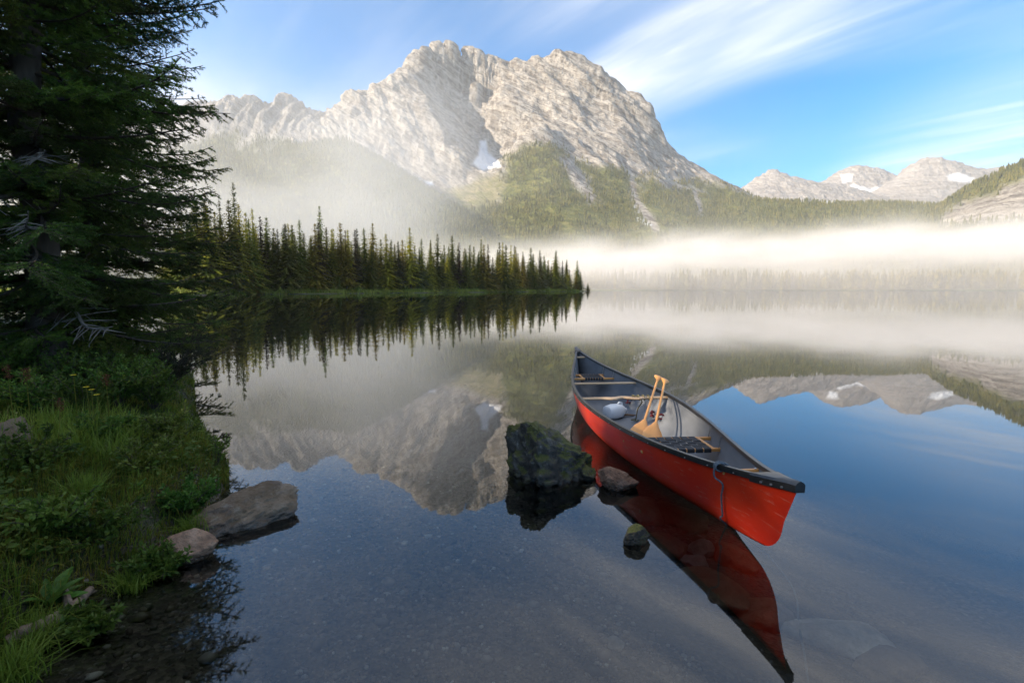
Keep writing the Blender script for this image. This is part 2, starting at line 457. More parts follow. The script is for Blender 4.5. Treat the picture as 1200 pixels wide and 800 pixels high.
# --- main mountain
sky_main = [(380, 142, 2500), (388, 138, 2500), (398, 130, 2520), (404, 116, 2540), (416, 114, 2560), (430, 120, 2580), (432, 108, 2600), (444, 102, 2650), (456, 94, 2700),
            (476, 84, 2800), (484, 70, 2850), (500, 58, 2900), (512, 52, 2950), (530, 48, 2980), (548, 54, 2980), (560, 62, 2980), (574, 72, 2980), (588, 76, 2970), (604, 75, 2960),
            (628, 72, 2940), (644, 70, 2920), (656, 65, 2900), (668, 64, 2880), (678, 70, 2860), (692, 80, 2830), (708, 90, 2800), (724, 96, 2760), (736, 108, 2720), (746, 116, 2690),
            (756, 130, 2650), (764, 146, 2600), (776, 168, 2540), (792, 184, 2480), (812, 202, 2420), (836, 216, 2380), (865, 226, 2350), (895, 240, 2300)]
polys = [sky_main,
         [(470, 99, 2640), (486, 118, 2480), (500, 136, 2360), (512, 162, 2230), (530, 177, 2120), (548, 188, 2040), (558, 204, 1960)],        # left rib
         [(402, 135, 2380), (425, 165, 2200), (460, 192, 2080), (500, 212, 1960), (528, 236, 1800)],                                              # its foot
         [(430, 140, 2400), (465, 150, 2280), (490, 180, 2120)],
         [(504, 100, 2900), (526, 122, 2820), (540, 150, 2700), (552, 170, 2580), (580, 188, 2440), (572, 199, 2320)],                           # shaded recess
         [(516, 86, 3000), (541, 108, 3000), (563, 142, 2860), (573, 163, 2700), (588, 182, 2480), (594, 198, 2300)],                            # edge of the big face
         [(560, 92, 2860), (585, 110, 2740), (598, 140, 2540), (605, 165, 2400)],
         [(620, 95, 2820), (628, 115, 2720), (633, 135, 2560)], [(655, 100, 2740), (660, 130, 2560), (668, 150, 2460)],
         [(636, 150, 2200), (622, 162, 2140), (607, 185, 2030), (598, 208, 1920), (588, 232, 1780), (585, 262, 1500)],                            # wooded spur, left edge
         [(636, 150, 2200), (660, 172, 2120), (690, 205, 1960), (715, 240, 1720), (735, 275, 1400)],                                              # wooded spur, right edge
         [(640, 185, 1960), (650, 220, 1760), (655, 255, 1480), (660, 290, 1180)],
         [(700, 120, 2660), (715, 145, 2520), (730, 160, 2400), (737, 200, 2120), (748, 238, 1780), (768, 268, 1440)],                            # couloir
         [(740, 140, 2580), (755, 165, 2440), (765, 200, 2200), (785, 235, 1880), (800, 265, 1520)],
         [(775, 185, 2440), (800, 215, 2260), (820, 245, 1950), (835, 275, 1500)],
         [(850, 240, 2200), (870, 262, 1800), (890, 285, 1300)],
         [(508, 220, 1900), (545, 214, 1960), (585, 202, 2130)], [(540, 246, 1680), (570, 245, 1700)],                                            # scree fan
         [(540, 285, 1250), (600, 295, 1150), (700, 300, 1100), (800, 300, 1100), (900, 305, 1050)]]
extra = [(x, 760, -40) for x in range(-500, 800, 130)]
P_main = pxpts(polys, extra, [(sky_main, 500, .62), (sky_main, 1100, .25)])
def disp_main(G, N):
    X, Y, Z = G[..., 0], G[..., 1], G[..., 2]
    hi = sstep(230, 620, Z)
    lowk = .25 + .75 * hi
    big = fbm(X / 300, Y / 520, Z / 420, 4, .5, True)
    gul = fbm(X / 105 + Z / 210, Y / 600, Z / 700, 3, .5, True)                     # gullies running down the face
    st = (X * .60 + Z * .80 + 24 * fbm(X / 300, Y / 300, Z / 300, 2)) / 58.0        # tilted beds
    saw = (st - np.floor(st)); saw = np.where(saw < .8, saw / .8, (1 - saw) / .2)
    st2 = (X * .60 + Z * .80 + 14 * fbm(X / 200, Y / 200, Z / 200, 2)) / 21.0
    saw2 = np.abs((st2 - np.floor(st2)) - .5) * 2
    fine = fbm(X / 42 + Z / 95, Y / 230, Z / 260, 4, .62, True)
    d = lowk * (30 * big + 26 * gul) + hi * (15 * saw + 6 * saw2) * (.45 + .55 * sstep(-.25, .35, fbm(X / 260, Y / 260, Z / 260, 2))) + (2 + 5 * hi) * fine
    D = N * np.array([1, 1, .8])
    G = G + D * (d - 14 * hi)[..., None]
    G[..., 2] += hi * 3.5 * fbm(X / 30, Y / 90, .3, 4, .6, True)
    return G
G_main = terrain('mountain', P_main, -.42, .56, 800, 4300, 760, 420, disp_main)
mx_, my_ = to_px(G_main)
Nm = normals_of(G_main)
rock_noise = fbm(G_main[..., 0] / 60, G_main[..., 1] / 60, G_main[..., 2] / 60, 4)
wood = poly_mask(mx_, my_, [(596, 186), (618, 170), (640, 168), (668, 182), (692, 196), (722, 196), (736, 206), (742, 235), (765, 262), (790, 300), (560, 300), (540, 258), (552, 244), (584, 236), (590, 205)], 7, 1.3, 2.0)
wood = np.maximum(wood, poly_mask(mx_, my_, [(745, 212), (765, 205), (790, 212), (815, 215), (836, 214), (868, 226), (900, 238), (960, 250), (960, 310), (780, 300), (772, 268), (752, 240)], 7, 1.3, 5.0))
bare = poly_mask(mx_, my_, [(650, 182), (672, 186), (690, 212), (706, 236), (692, 240), (670, 214)], 5, .8, 1.0)
bare = np.maximum(bare, poly_mask(mx_, my_, [(735, 195), (740, 195), (748, 232), (768, 258), (772, 272), (766, 272), (744, 240)], 3, .35, 3.0))
bare = np.maximum(bare, poly_mask(mx_, my_, [(810, 222), (817, 222), (826, 250), (818, 254)], 3, .4, 4.0))
bare = np.maximum(bare, poly_mask(mx_, my_, [(766, 205), (800, 214), (830, 226), (800, 224), (775, 218)], 5, .8, 6.0))
wood = wood * (1 - bare) * (1 - sstep(700, 900, G_main[..., 2]))
meadow = poly_mask(mx_, my_, [(516, 226), (584, 202), (592, 225), (575, 240), (545, 250), (525, 244)], 6, .8, 7.0)
snow = np.maximum(poly_mask(mx_, my_, [(563, 166), (569, 165), (572, 178), (586, 190), (588, 196), (566, 199), (553, 192), (560, 182)], 2.5, .3, 8.0),
                  poly_mask(mx_, my_, [(497, 212), (506, 213), (508, 217), (500, 216)], 1.5, .1, 9.0))
snow = np.maximum(snow, .8 * poly_mask(mx_, my_, [(742, 240), (752, 256), (768, 264), (764, 268), (748, 258)], 2, .4, 9.5) * (rock_noise > -.1))
front = G_main[..., 1] < 2990
wood, meadow, snow, bare = [q * front for q in (wood, meadow, snow, bare)]

def rock_material(name, c_dark, c_mid, c_light, tilt=(0, -.64, 0), fine=.045):
    m, n, l, b = new_mat(name)
    tc = n.new('ShaderNodeTexCoord'); v = tc.outputs['Object']
    def A(nm):
        q = n.new('ShaderNodeAttribute'); q.attribute_name = nm; return q.outputs['Fac']
    beds = noise_tex(n, l, 1.0, 6, .62, .3, v, mscale=(.006, .004, .045), mrot=tilt)
    streak = noise_tex(n, l, 1.0, 6, .6, .2, v, mscale=(.05, .012, .008))
    blot = noise_tex(n, l, fine, 8, .65, 0, v)
    c = ramp(n, l, beds, [(.36, c_dark), (.5, c_mid), (.62, c_light)])
    c = mixc(n, l, mrange(n, l, streak, .42, .66), c, c_light)
    c = mixc(n, l, mrange(n, l, blot, .50, .66, 0, .6), c, c_dark)
    crk = noise_tex(n, l, 1.0, 7, .7, .4, v, mscale=(.022, .02, .16), mrot=(0, -.64, 0))
    c = mixc(n, l, mrange(n, l, crk, .52, .62, 0, .85), c, c_dark)
    wn_ = noise_tex(n, l, .03, 7, .65, 0, v)
    wc = ramp(n, l, wn_, [(.3, (.05, .062, .016)), (.5, (.12, .13, .028)), (.66, (.21, .195, .055)), (.8, (.30, .26, .15))])
    c = mixc(n, l, A('meadow'), c, ramp(n, l, wn_, [(.35, (.17, .17, .055)), (.65, (.34, .29, .17))]))
    c = mixc(n, l, A('wood'), c, wc)
    c = mixc(n, l, A('snow'), c, (.86, .88, .92))
    l.new(c, b.inputs['Base Color']); b.inputs['Roughness'].default_value = .9; b.inputs['Specular IOR Level'].default_value = .15
    add = n.new('ShaderNodeMath'); add.operation = 'ADD'; l.new(beds, add.inputs[0]); l.new(blot, add.inputs[1])
    ad3 = n.new('ShaderNodeMath'); ad3.operation = 'ADD'; l.new(add.outputs[0], ad3.inputs[0]); l.new(crk, ad3.inputs[1])
    bump(n, l, b, ad3.outputs[0], .9, 17)
    return m
mat_main = rock_material('limestone_mountain', (.10, .084, .07), (.285, .255, .222), (.46, .425, .38))
finish('mountain', G_main, mat_main, {'wood': wood, 'meadow': meadow, 'snow': snow})

# --- misty ridge on the left
crest_l = [(-600, 150, 2100), (-350, 120, 2200), (-150, 160, 2250), (60, 140, 2350), (150, 155, 2400), (199, 142, 2420), (236, 135, 2420), (256, 130, 2430), (280, 130, 2430), (290, 124, 2440), (300, 128, 2440), (305, 137, 2440), (317, 138, 2440), (321, 123, 2450),
           (337, 120, 2460), (348, 128, 2460), (359, 154, 2460), (368, 142, 2470), (376, 139, 2480), (382, 148, 2480), (391, 138, 2500)]
edge_l = [(391, 140, 2490), (380, 154, 2250), (404, 164, 2080), (444, 187, 1880), (480, 210, 1720), (512, 230, 1560), (540, 247, 1420), (565, 268, 1200), (590, 300, 950)]
polys = [crest_l, edge_l, [(120, 190, 2000), (240, 172, 2100), (330, 165, 2150), (365, 172, 2150)], [(60, 230, 1600), (200, 220, 1650), (320, 212, 1720), (410, 215, 1650)],
         [(0, 275, 1200), (200, 268, 1250), (350, 262, 1300), (470, 262, 1200)], [(0, 310, 900), (300, 308, 900), (500, 306, 900)]]
back_edge = [(q[0] + 30, q[1] + 34, q[2] + 260) for q in edge_l[1:]]
P_left = pxpts(polys + [back_edge], [(x, 680, -40) for x in range(-900, 250, 130)], [(crest_l, 400, .65), (crest_l, 900, .3)], 18)
def disp_left(G, N):
    X, Y, Z = G[..., 0], G[..., 1], G[..., 2]
    hi = sstep(560, 760, Z)
    d = (8 + 22 * hi) * fbm(X / 200, Y / 260, Z / 300, 4, .5, True) + hi * 40 * fbm(X / 70, Y / 300, Z / 400, 5, .6, True) + (2 + 8 * hi) * fbm(X / 30, Y / 30, Z / 30, 3)
    G = G + N * (d - 10 * hi)[..., None]
    G[..., 2] += hi * 34 * fbm(X / 38, Y / 500, .7, 5, .62, True)
    return G
G_left = terrain('ridge', P_left, -1.25, .02, 700, 3500, 800, 240, disp_left)
lx_, ly_ = to_px(G_left)
wood_l = 1 - sstep(-40, 60, G_left[..., 2] - 560 - 120 * fbm(G_left[..., 0] / 160, G_left[..., 1] / 160, 0, 3))
mat_ridge = rock_material('wooded_ridge_rock', (.17, .16, .15), (.28, .265, .25), (.40, .38, .355))
finish('wooded_ridge', G_left, mat_ridge, {'wood': wood_l})

# --- wooded saddle on the right
crest_s = [(800, 240, 2150), (850, 236, 2250), (897, 241, 2350), (945, 245, 2450), (1006, 246, 2550), (1072, 249, 2600), (1130, 253, 2650), (1260, 258, 2650), (1420, 250, 2500)]
polys = [crest_s, [(800, 268, 1500), (945, 268, 1600), (1072, 270, 1650), (1260, 275, 1650), (1420, 275, 1600)], [(800, 300, 1000), (945, 300, 1050), (1100, 300, 1050), (1260, 302, 1050), (1420, 302, 1000)]]
P_sad = pxpts(polys, [(x, 720, -40) for x in range(100, 1200, 140)], [(crest_s, 500, .6)], 26)
def disp_sad(G, N):
    X, Y, Z = G[..., 0], G[..., 1], G[..., 2]
    return G + N * (12 * fbm(X / 220, Y / 260, Z / 300, 4) + 2 * fbm(X / 40, Y / 40, Z / 40, 3))[..., None]
G_sad = terrain('saddle', P_sad, .28, 1.6, 740, 3400, 320, 150, disp_sad)
finish('wooded_saddle', G_sad, mat_ridge, {'wood': np.ones(G_sad.shape[:2])})

# --- far peaks
def far_peak(name, sky, Yd, t0, t1, snow_polys, seed, foot=270):
    x0, x1 = sky[0][0], sky[-1][0]
    s3 = [(x, y, Yd + 120 * math.sin(x * .07 + seed)) for x, y in sky]
    polys = [s3, [(x0, foot - 32, Yd - 800), ((x0 + x1) / 2, foot - 32, Yd - 900), (x1, foot - 32, Yd - 800)], [(x0, foot, Yd - 1500), (x1, foot, Yd - 1500)]]
    P = pxpts(polys, [], [(s3, 900, .75)], 9)
    def disp(G, N):
        X, Y, Z = G[..., 0] + seed * 999, G[..., 1], G[..., 2]
        st = (X * .12 + Z + 40 * fbm(X / 500, Y / 500, Z / 500, 3)) / 60
        saw = st - np.floor(st)
        return G + N * (26 * fbm(X / 420, Y / 700, Z / 500, 4, .55, True) + 26 * fbm(X / 120, Y / 400, Z / 300, 4, .6, True) + 22 * saw - 22)[..., None]
    G = terrain(name, P, t0, t1, Yd - 1500, Yd + 900, 260, 170, disp)
    px, py = to_px(G); sn = np.zeros(px.shape)
    for k, sp in enumerate(snow_polys): sn = np.maximum(sn, poly_mask(px, py, sp, 2.0, .45, 3.3 + k + seed))
    finish(name, G, mat_far, {'snow': sn * (G[..., 1] < Yd + 60)})
mat_far = rock_material('distant_bedded_rock', (.17, .15, .135), (.27, .24, .22), (.38, .35, .32), (0, -.12, 0), .02)
far_peak('distant_peak', [(846, 238), (868, 224), (888, 209), (906, 199), (914, 206), (930, 211), (950, 215), (972, 216), (990, 224), (1010, 236)], 6300, .38, .72, [[(925, 238), (975, 237), (1000, 240), (1000, 246), (930, 246)]], 1.0)
far_peak('distant_peak', [(935, 226), (960, 217), (978, 205), (990, 199), (1004, 195), (1018, 198), (1030, 198), (1046, 209), (1062, 214), (1080, 226)], 7600, .50, .86, [[(982, 222), (1000, 216), (1020, 222), (1046, 216), (1040, 232), (1046, 246), (970, 246), (985, 238)], [(985, 205), (1000, 204), (998, 212), (988, 214)]], 2.0)
far_peak('distant_peak', [(1020, 232), (1046, 212), (1063, 198), (1081, 187), (1096, 184), (1106, 188), (1118, 194), (1137, 204), (1155, 201), (1178, 198), (1200, 192), (1230, 188), (1270, 200), (1330, 190)], 6800, .64, 1.25, [[(1108, 205), (1122, 204), (1140, 209), (1138, 213), (1114, 211)]], 3.0)

# --- hill with pale cliffs on the right
crest_h = [(1080, 258, 1560), (1096, 247, 1540), (1116, 236, 1500), (1137, 225, 1470), (1172, 210, 1420), (1200, 197, 1380), (1260, 168, 1300), (1360, 130, 1220), (1500, 110, 1100), (1800, 110, 950)]
polys = [crest_h, [(1085, 268, 1450), (1120, 262, 1320), (1160, 250, 1240), (1200, 236, 1180), (1280, 215, 1080), (1500, 190, 900)], [(1080, 290, 1200), (1150, 290, 1050), (1220, 285, 980), (1400, 270, 800)], [(1080, 310, 950), (1200, 310, 850), (1400, 310, 700), (1700, 310, 560)]]
P_hill = pxpts(polys, [(500, 620, -30), (700, 620, -30), (900, 560, -30), (620, 1500, 20), (600, 1300, 0)], [(crest_h, 300, .72), (crest_h, 700, .4)], 22)
def disp_hill(G, N):
    X, Y, Z = G[..., 0], G[..., 1], G[..., 2]
    return G + N * (14 * fbm(X / 90, Y / 120, Z / 160, 4, .5, True) + 7 * fbm(X / 30, Y / 30, Z / 40, 4, .55, True))[..., None]
G_hill = terrain('hill', P_hill, .72, 2.1, 560, 2300, 300, 200, disp_hill)
hx_, hy_ = to_px(G_hill)
hill_wood = 1 - poly_mask(hx_, hy_, [(1098, 252), (1130, 236), (1160, 226), (1205, 208), (1290, 190), (1330, 230), (1230, 258), (1170, 262), (1120, 264), (1098, 266)], 6, 1.2, 12.0)
finish('cliff_hill', G_hill, mat_main, {'wood': hill_wood})

# ------------------------------------------------------------------ conifer meshes
bark = basic('conifer_bark', (.035, .026, .02), (.11, .09, .075), 6, .9, .6, .03, mscale=(1, 1, .25))
def simple_conifer(seed, tiers=4, sides=5, r=.16):
    """unit-height conifer of ragged cones, for woods that read as one mass"""
    g = np.random.default_rng(seed); V = []; T = []
    for i in range(tiers):
        z0 = .06 + .82 * i / tiers; z1 = min(1.0, z0 + 1.55 / tiers) if i < tiers - 1 else 1.0
        rr = r * (1 - z0) ** .85 + .012
        b = len(V); V.append((0, 0, z1))
        for k in range(sides):
            a = 2 * math.pi * (k + g.uniform(-.3, .3)) / sides
            q = rr * g.uniform(.65, 1.25); V.append((q * math.cos(a), q * math.sin(a), z0 + g.uniform(-.03, .03)))
        for k in range(sides): T.append((b, b + 1 + k, b + 1 + (k + 1) % sides))
    return np.array(V), np.array(T)
def scatter_wood(name, pos, heights, mat, label, cat, tiers=4, sides=5, r=.16, nvar=5, seed=0):
    g = np.random.default_rng(seed); vs = [simple_conifer(seed * 10 + i, tiers, sides, r) for i in range(nvar)]
    AV, AT, off = [], [], 0
    which = g.integers(0, nvar, len(pos))
    for v in range(nvar):
        V, T = vs[v]; I = np.where(which == v)[0]
        if not len(I): continue
        a = g.uniform(0, 6.28, len(I)); c, s = np.cos(a)[:, None], np.sin(a)[:, None]; h = heights[I][:, None]; w = h * g.uniform(.75, 1.25, len(I))[:, None]
        P = np.stack([(V[None, :, 0] * c - V[None, :, 1] * s) * w, (V[None, :, 0] * s + V[None, :, 1] * c) * w, V[None, :, 2] * h], -1) + pos[I][:, None, :]
        AV.append(P.reshape(-1, 3)); AT.append((T[None] + (np.arange(len(I)) * len(V))[:, None, None] + off).reshape(-1, 3)); off += len(I) * len(V)
    o = link(name, mesh_np(name, np.concatenate(AV), tris=np.concatenate(AT)), mat)
    return tag(o, label, cat, kind='stuff')
def scatter_on(G, mask, count, seed, ymax=1e9, pxlim=None):
    g = np.random.default_rng(seed)
    A = np.linalg.norm(np.cross(G[:-1, 1:] - G[:-1, :-1], G[1:, :-1] - G[:-1, :-1]), axis=-1)
    c = (G[:-1, :-1] + G[1:, 1:]) / 2
    w = A * mask[:-1, :-1] * (c[..., 1] < ymax) * (c[..., 2] > 2)
    if pxlim is not None:
        px, py = to_px(c); w = w * ((px > pxlim[0]) & (px < pxlim[1]))
    w = w.ravel() / w.sum()
    I = g.choice(len(w), count, p=w); i, j = np.unravel_index(I, A.shape); u, v = g.random((2, count, 1))
    p = G[i, j] * (1 - u) * (1 - v) + G[i, j + 1] * u * (1 - v) + G[i + 1, j] * (1 - u) * v + G[i + 1, j + 1] * u * v
    p[:, 2] -= .6
    return p
def wood_mat(name, c1, c2, c3):
    m, n, l, b = new_mat(name)
    f = noise_tex(n, l, .02, 5, .7); f2 = noise_tex(n, l, .35, 2, .5)
    ad = n.new('ShaderNodeMath'); ad.operation = 'MULTIPLY_ADD'; l.new(f2, ad.inputs[0]); ad.inputs[1].default_value = .8; l.new(f, ad.inputs[2])
    l.new(ramp(n, l, ad.outputs[0], [(.62, c1), (.9, c2), (1.0, c3)]), b.inputs['Base Color'])
    b.inputs['Roughness'].default_value = .8; b.inputs['Specular IOR Level'].default_value = .1
    return m
mat_wood_far = wood_mat('distant_conifers', (.03, .04, .012), (.075, .08, .02), (.14, .125, .034))
gH = np.random.default_rng(3)
wm = wood * (.25 + .75 * (fbm(G_main[..., 0] / 130, G_main[..., 1] / 130, 2.2, 3) > -.12))
p = scatter_on(G_main, wm, 9500, 21, 2700, (440, 1000))
scatter_wood('mountain_wood', p, gH.uniform(8, 19, len(p)), mat_wood_far, 'scattered conifer wood on the lower slopes of the pale limestone mountain', 'wood', 3, 5, .17, seed=4)
p = scatter_on(G_left, wood_l, 16000, 22, 2500, (120, 640))
scatter_wood('ridge_wood', p, gH.uniform(11, 24, len(p)), mat_wood_far, 'misty conifer wood covering the shaded ridge behind the lakeside spruces', 'wood', 3, 5, .15, seed=5)
p = scatter_on(G_sad, np.ones(G_sad.shape[:2]), 11000, 23, 2800, (760, 1290))
scatter_wood('saddle_wood', p, gH.uniform(12, 24, len(p)), mat_wood_far, 'hazy conifer wood on the low saddle below the distant peaks', 'wood', 3, 5, .15, seed=6)
p = scatter_on(G_hill, hill_wood, 5000, 24, 1700, (1060, 1300))
scatter_wood('hill_wood', p, gH.uniform(9, 20, len(p)), mat_wood_far, 'conifer wood along the crest and foot of the cliff hill', 'wood', 3, 5, .16, seed=7)
# far shore, behind the fog bank
k = 1500
X = gH.uniform(-20, 800, k); Y = 560 + gH.exponential(34, k) + gH.uniform(0, 14, k)
ok = lake_sd(X, Y) > 1; X, Y = X[ok], Y[ok]
pos = np.stack([X, Y, ground_z(X, Y) - .3], -1)
mat_wood_shore = wood_mat('far_shore_conifers', (.05, .055, .014), (.12, .11, .024), (.22, .18, .04))
scatter_wood('far_shore_wood', pos, gH.uniform(12, 25, len(pos)), mat_wood_shore, 'row of conifers on the far shore seen dimly under the fog bank', 'wood', 9, 7, .15, seed=8)

# ------------------------------------------------------------------ haze and fog
def box_mesh(name, lo, hi):
    b = MB(); b.box(tuple((np.array(lo) + np.array(hi)) / 2), tuple(np.array(hi) - np.array(lo))); return b.mesh(name)
def volume_mat(name, color, density, aniso=0.0, dens_fn=None, step=None):
    m = bpy.data.materials.new(name); m.use_nodes = True; n, l = m.node_tree.nodes, m.node_tree.links
    n.clear(); out = n.new('ShaderNodeOutputMaterial'); v = n.new('ShaderNodeVolumePrincipled')
    v.inputs['Color'].default_value = (*color, 1); v.inputs['Density'].default_value = density; v.inputs['Anisotropy'].default_value = aniso
    l.new(v.outputs[0], out.inputs['Volume'])
    if dens_fn: l.new(dens_fn(n, l), v.inputs['Density'])
    return m
class NM:
    """math on shader sockets"""
    def __init__(s, n, l): s.n, s.l = n, l
    def op(s, o, a, b=None, c=None):
        q = s.n.new('ShaderNodeMath'); q.operation = o
        for i, v in enumerate((a, b, c)):
            if v is None: continue
            if isinstance(v, (int, float)): q.inputs[i].default_value = v
            else: s.l.new(v, q.inputs[i])
        return q.outputs[0]
    def ss(s, v, a, b): return mrange(s.n, s.l, v, a, b)
    def gauss(s, v, c, w):
        d = s.op('DIVIDE', s.op('SUBTRACT', v, c), w); return s.op('POWER', 2.7182818, s.op('MULTIPLY', s.op('MULTIPLY', d, d), -1.0))
haze = link('haze', box_mesh('haze', (-6500, -700, -70), (9800, 9300, 1500)), volume_mat('thin_morning_haze', (.97, .96, .955), 4.8e-5, .25))
haze.data.name = 'haze'
tag(haze, 'thin pale morning haze filling the whole valley', 'haze', kind='stuff')

def fog_density(n, l):
    q = NM(n, l); tc = n.new('ShaderNodeTexCoord'); sp = n.new('ShaderNodeSeparateXYZ'); l.new(tc.outputs['Object'], sp.inputs[0])
    x, y, z = sp.outputs
    big = noise_tex(n, l, 1.0, 4, .55, 0, tc.outputs['Object'], mscale=(.0075, .006, .016))
    fine = noise_tex(n, l, 1.0, 4, .6, 0, tc.outputs['Object'], mscale=(.022, .016, .07))
    zc = q.op('ADD', q.op('MULTIPLY_ADD', q.op('MAXIMUM', q.op('SUBTRACT', x, 130.0), 0.0), .055, 29.0), q.op('MULTIPLY_ADD', big, 46.0, -23.0))
    up = q.op('GREATER_THAN', z, zc)
    wdt = q.op('MULTIPLY_ADD', up, -2.0, 17.0)
    core = q.gauss(z, zc, wdt)
    low = q.op('MULTIPLY', q.gauss(z, 4.0, 20.0), .29)
    body = q.op('ADD', q.op('MULTIPLY', core, q.op('MULTIPLY_ADD', q.ss(fine, .34, .66), .9, .22)), low)
    ex = q.op('MULTIPLY', q.ss(x, -190.0, 70.0), q.op('SUBTRACT', 1.0, q.ss(x, 640.0, 780.0)))
    ey = q.op('MULTIPLY', q.ss(y, 330.0, 450.0), q.op('SUBTRACT', 1.0, q.ss(y, 600.0, 720.0)))
    return q.op('MULTIPLY', q.op('MULTIPLY', body, .0125), q.op('MULTIPLY', ex, ey))
fog = link('fog_bank', box_mesh('fog_bank', (-200, 325, .05), (790, 725, 120)), volume_mat('fog', (.965, .93, .885), .01, .0, fog_density))
tag(fog, 'bright low fog bank lying over the far end of the lake', 'fog', kind='stuff')

def mist_density(n, l):
    q = NM(n, l); tc = n.new('ShaderNodeTexCoord'); sp = n.new('ShaderNodeSeparateXYZ'); l.new(tc.outputs['Object'], sp.inputs[0])
    x, y, z = sp.outputs
    big = noise_tex(n, l, 1.0, 4, .55, 0, tc.outputs['Object'], mscale=(.0035, .003, .006))
    vert = q.op('SUBTRACT', 1.0, q.ss(z, 120.0, 430.0))
    ex = q.op('SUBTRACT', 1.0, q.op('MULTIPLY', q.ss(q.op('ADD', x, q.op('MULTIPLY', z, .2)), -190.0, 60.0), .88))
    ey = q.op('MULTIPLY', q.ss(y, 480.0, 620.0), q.op('SUBTRACT', 1.0, q.ss(y, 1050.0, 1250.0)))
    d = q.op('MULTIPLY', q.op('MULTIPLY', vert, q.ss(big, .28, .70)), q.op('MULTIPLY', ex, ey))
    return q.op('MULTIPLY', d, .0024)
mist = link('mist', box_mesh('mist', (-1300, 470, 6), (1250, 1260, 440)), volume_mat('mist', (.955, .955, .975), .001, .1, mist_density))
tag(mist, 'soft morning mist drifting along the foot of the wooded slopes', 'mist', kind='stuff')

# ------------------------------------------------------------------ lakeside spruces
def conifer(seed, h=20.0, rmax=2.1, clear=.06, thin=1.0, ragged=.3, spacing=.42, per=9, taper=.86, clump=.75):
    g = np.random.default_rng(seed); V = []; T = []
    z = clear * h
    while z < h * .985:
        f = (z - clear * h) / (h * (1 - clear)); r = rmax * ((1 - f) ** taper) * (.55 + .45 * min(1, f * 6 + .3)) + .05
        nb = max(3, int(per * (1 - .45 * f)))
        a0 = g.uniform(0, 6.28)
        for k in range(nb):
            if g.random() > thin: continue
            a = a0 + 2 * math.pi * k / nb + g.uniform(-.35, .35); L = r * (1 + g.uniform(-ragged, ragged)); droop = g.uniform(.15, .5) + .25 * (1 - f)
            if f > .85: droop -= .6
            ca, sa = math.cos(a), math.sin(a); ns = max(2, int(L / .34))
            for i in range(ns):
                s = (i + g.uniform(.3, 1)) / ns; q = L * s; zz = z - droop * q * (.5 + .5 * s) + .12 * s * s * L
                c = np.array([ca * q, sa * q, zz]); w = clump * (.55 + .6 * (1 - s)) * g.uniform(.7, 1.2) * (1 - .60 * f)
                d = np.array([ca, sa, -droop]); sd = np.array([-sa, ca, 0]) * w * .55
                tip = c + d * w * .75 + np.array([0, 0, g.uniform(-.12, .05)])
                b = len(V); V += [c - d * w * .4, c + sd + np.array([0, 0, -.18 * w * g.uniform(.4, 1.6)]), tip, c - sd + np.array([0, 0, -.18 * w * g.uniform(.4, 1.6)]), c + np.array([0, 0, -w * g.uniform(.35, .8)])]
                T += [(b, b + 1, b + 2), (b, b + 2, b + 3), (b + 1, b + 4, b + 3)]
        z += spacing * g.uniform(.75, 1.25) * (1 - .35 * f)
    b = len(V); V += [(0, .04, h * .96), (.05, -.04, h * .96), (-.05, -.04, h * .96), (0, 0, h * 1.005)]; T += [(b, b + 1, b + 3), (b + 1, b + 2, b + 3), (b + 2, b, b + 3)]
    crown = mesh_np('crown', np.array(V, float), tris=T)
    mb = MB(); kn = 9; x = [(g.normal(0, .05) * i / kn, g.normal(0, .05) * i / kn, h * .985 * i / kn - (.3 if i == 0 else 0)) for i in range(kn + 1)]
    mb.tube(x, [.26 * (1 - .93 * i / kn) * (h / 20) for i in range(kn + 1)], 7)
    return crown, mb.mesh('trunk', True)
leaf_kinds = [leafy('spruce_needles_deep', (.065, .092, .014), (.19, .20, .028), .35, rnd=.3, scale=.8),
              leafy('spruce_needles_sunlit_tint', (.15, .145, .014), (.40, .33, .036), .4, rnd=.3, scale=.8),  # yellow of sunlit crowns put into the needle colour
              leafy('spruce_needles_grey', (.06, .075, .026), (.14, .15, .055), .3, rnd=.25, scale=.8),
              leafy('spruce_needles_rusty', (.035, .028, .014), (.085, .062, .028), .1, rnd=.25, scale=.8)]
kinds = []      # crown mesh, trunk mesh, nominal height, words
for (sd, h, rm, cl, th, rg, mi, words) in [
        (1, 20, 4.0, .02, .95, .30, 0, 'dark green spruce with a full conical crown'),
        (2, 20, 3.4, .03, .92, .35, 0, 'slim dark green spruce with a ragged outline'),
        (3, 20, 3.7, .05, .90, .40, 1, 'yellow-green spruce with a pointed top and sunlight in its needle colour'),
        (4, 20, 3.0, .14, .85, .45, 1, 'narrow yellow-green spruce with a bare lower trunk'),
        (5, 20, 2.8, .10, .80, .45, 2, 'grey-green spruce with a thin open crown'),
        (6, 20, 2.0, .20, .62, .50, 3, 'sparse rusty spruce showing its trunk')]:
    cr, tr = conifer(sd, h, rm, cl, th, rg); cr.materials.append(leaf_kinds[mi]); tr.materials.append(bark); kinds.append((cr, tr, h, words))
TREE_GROUP = 'spruces of the lakeside forest'
def spruce(px, Yd, kind, height, label=None, group=TREE_GROUP, pos=None, widen=1.0, name='spruce_tree'):
    cr, tr, h0, words = kinds[kind]
    if pos is None:
        X = (px - 600) / 597.0 * Yd; pos = (X, Yd)
    z = float(ground_z(np.array([pos[0]]), np.array([pos[1]]))[0])
    o = empty(name, (pos[0], pos[1], max(z, .05) - .05), (0, 0, random.uniform(0, 6.28)))
    s = height / h0; w = s * random.uniform(1.2, 1.85) * widen; o.scale = (w, w, s)
    tag(o, label or words + ' in the lakeside forest', 'tree', group)
    link('trunk', tr, None, o); link('crown', cr, None, o)
    return o
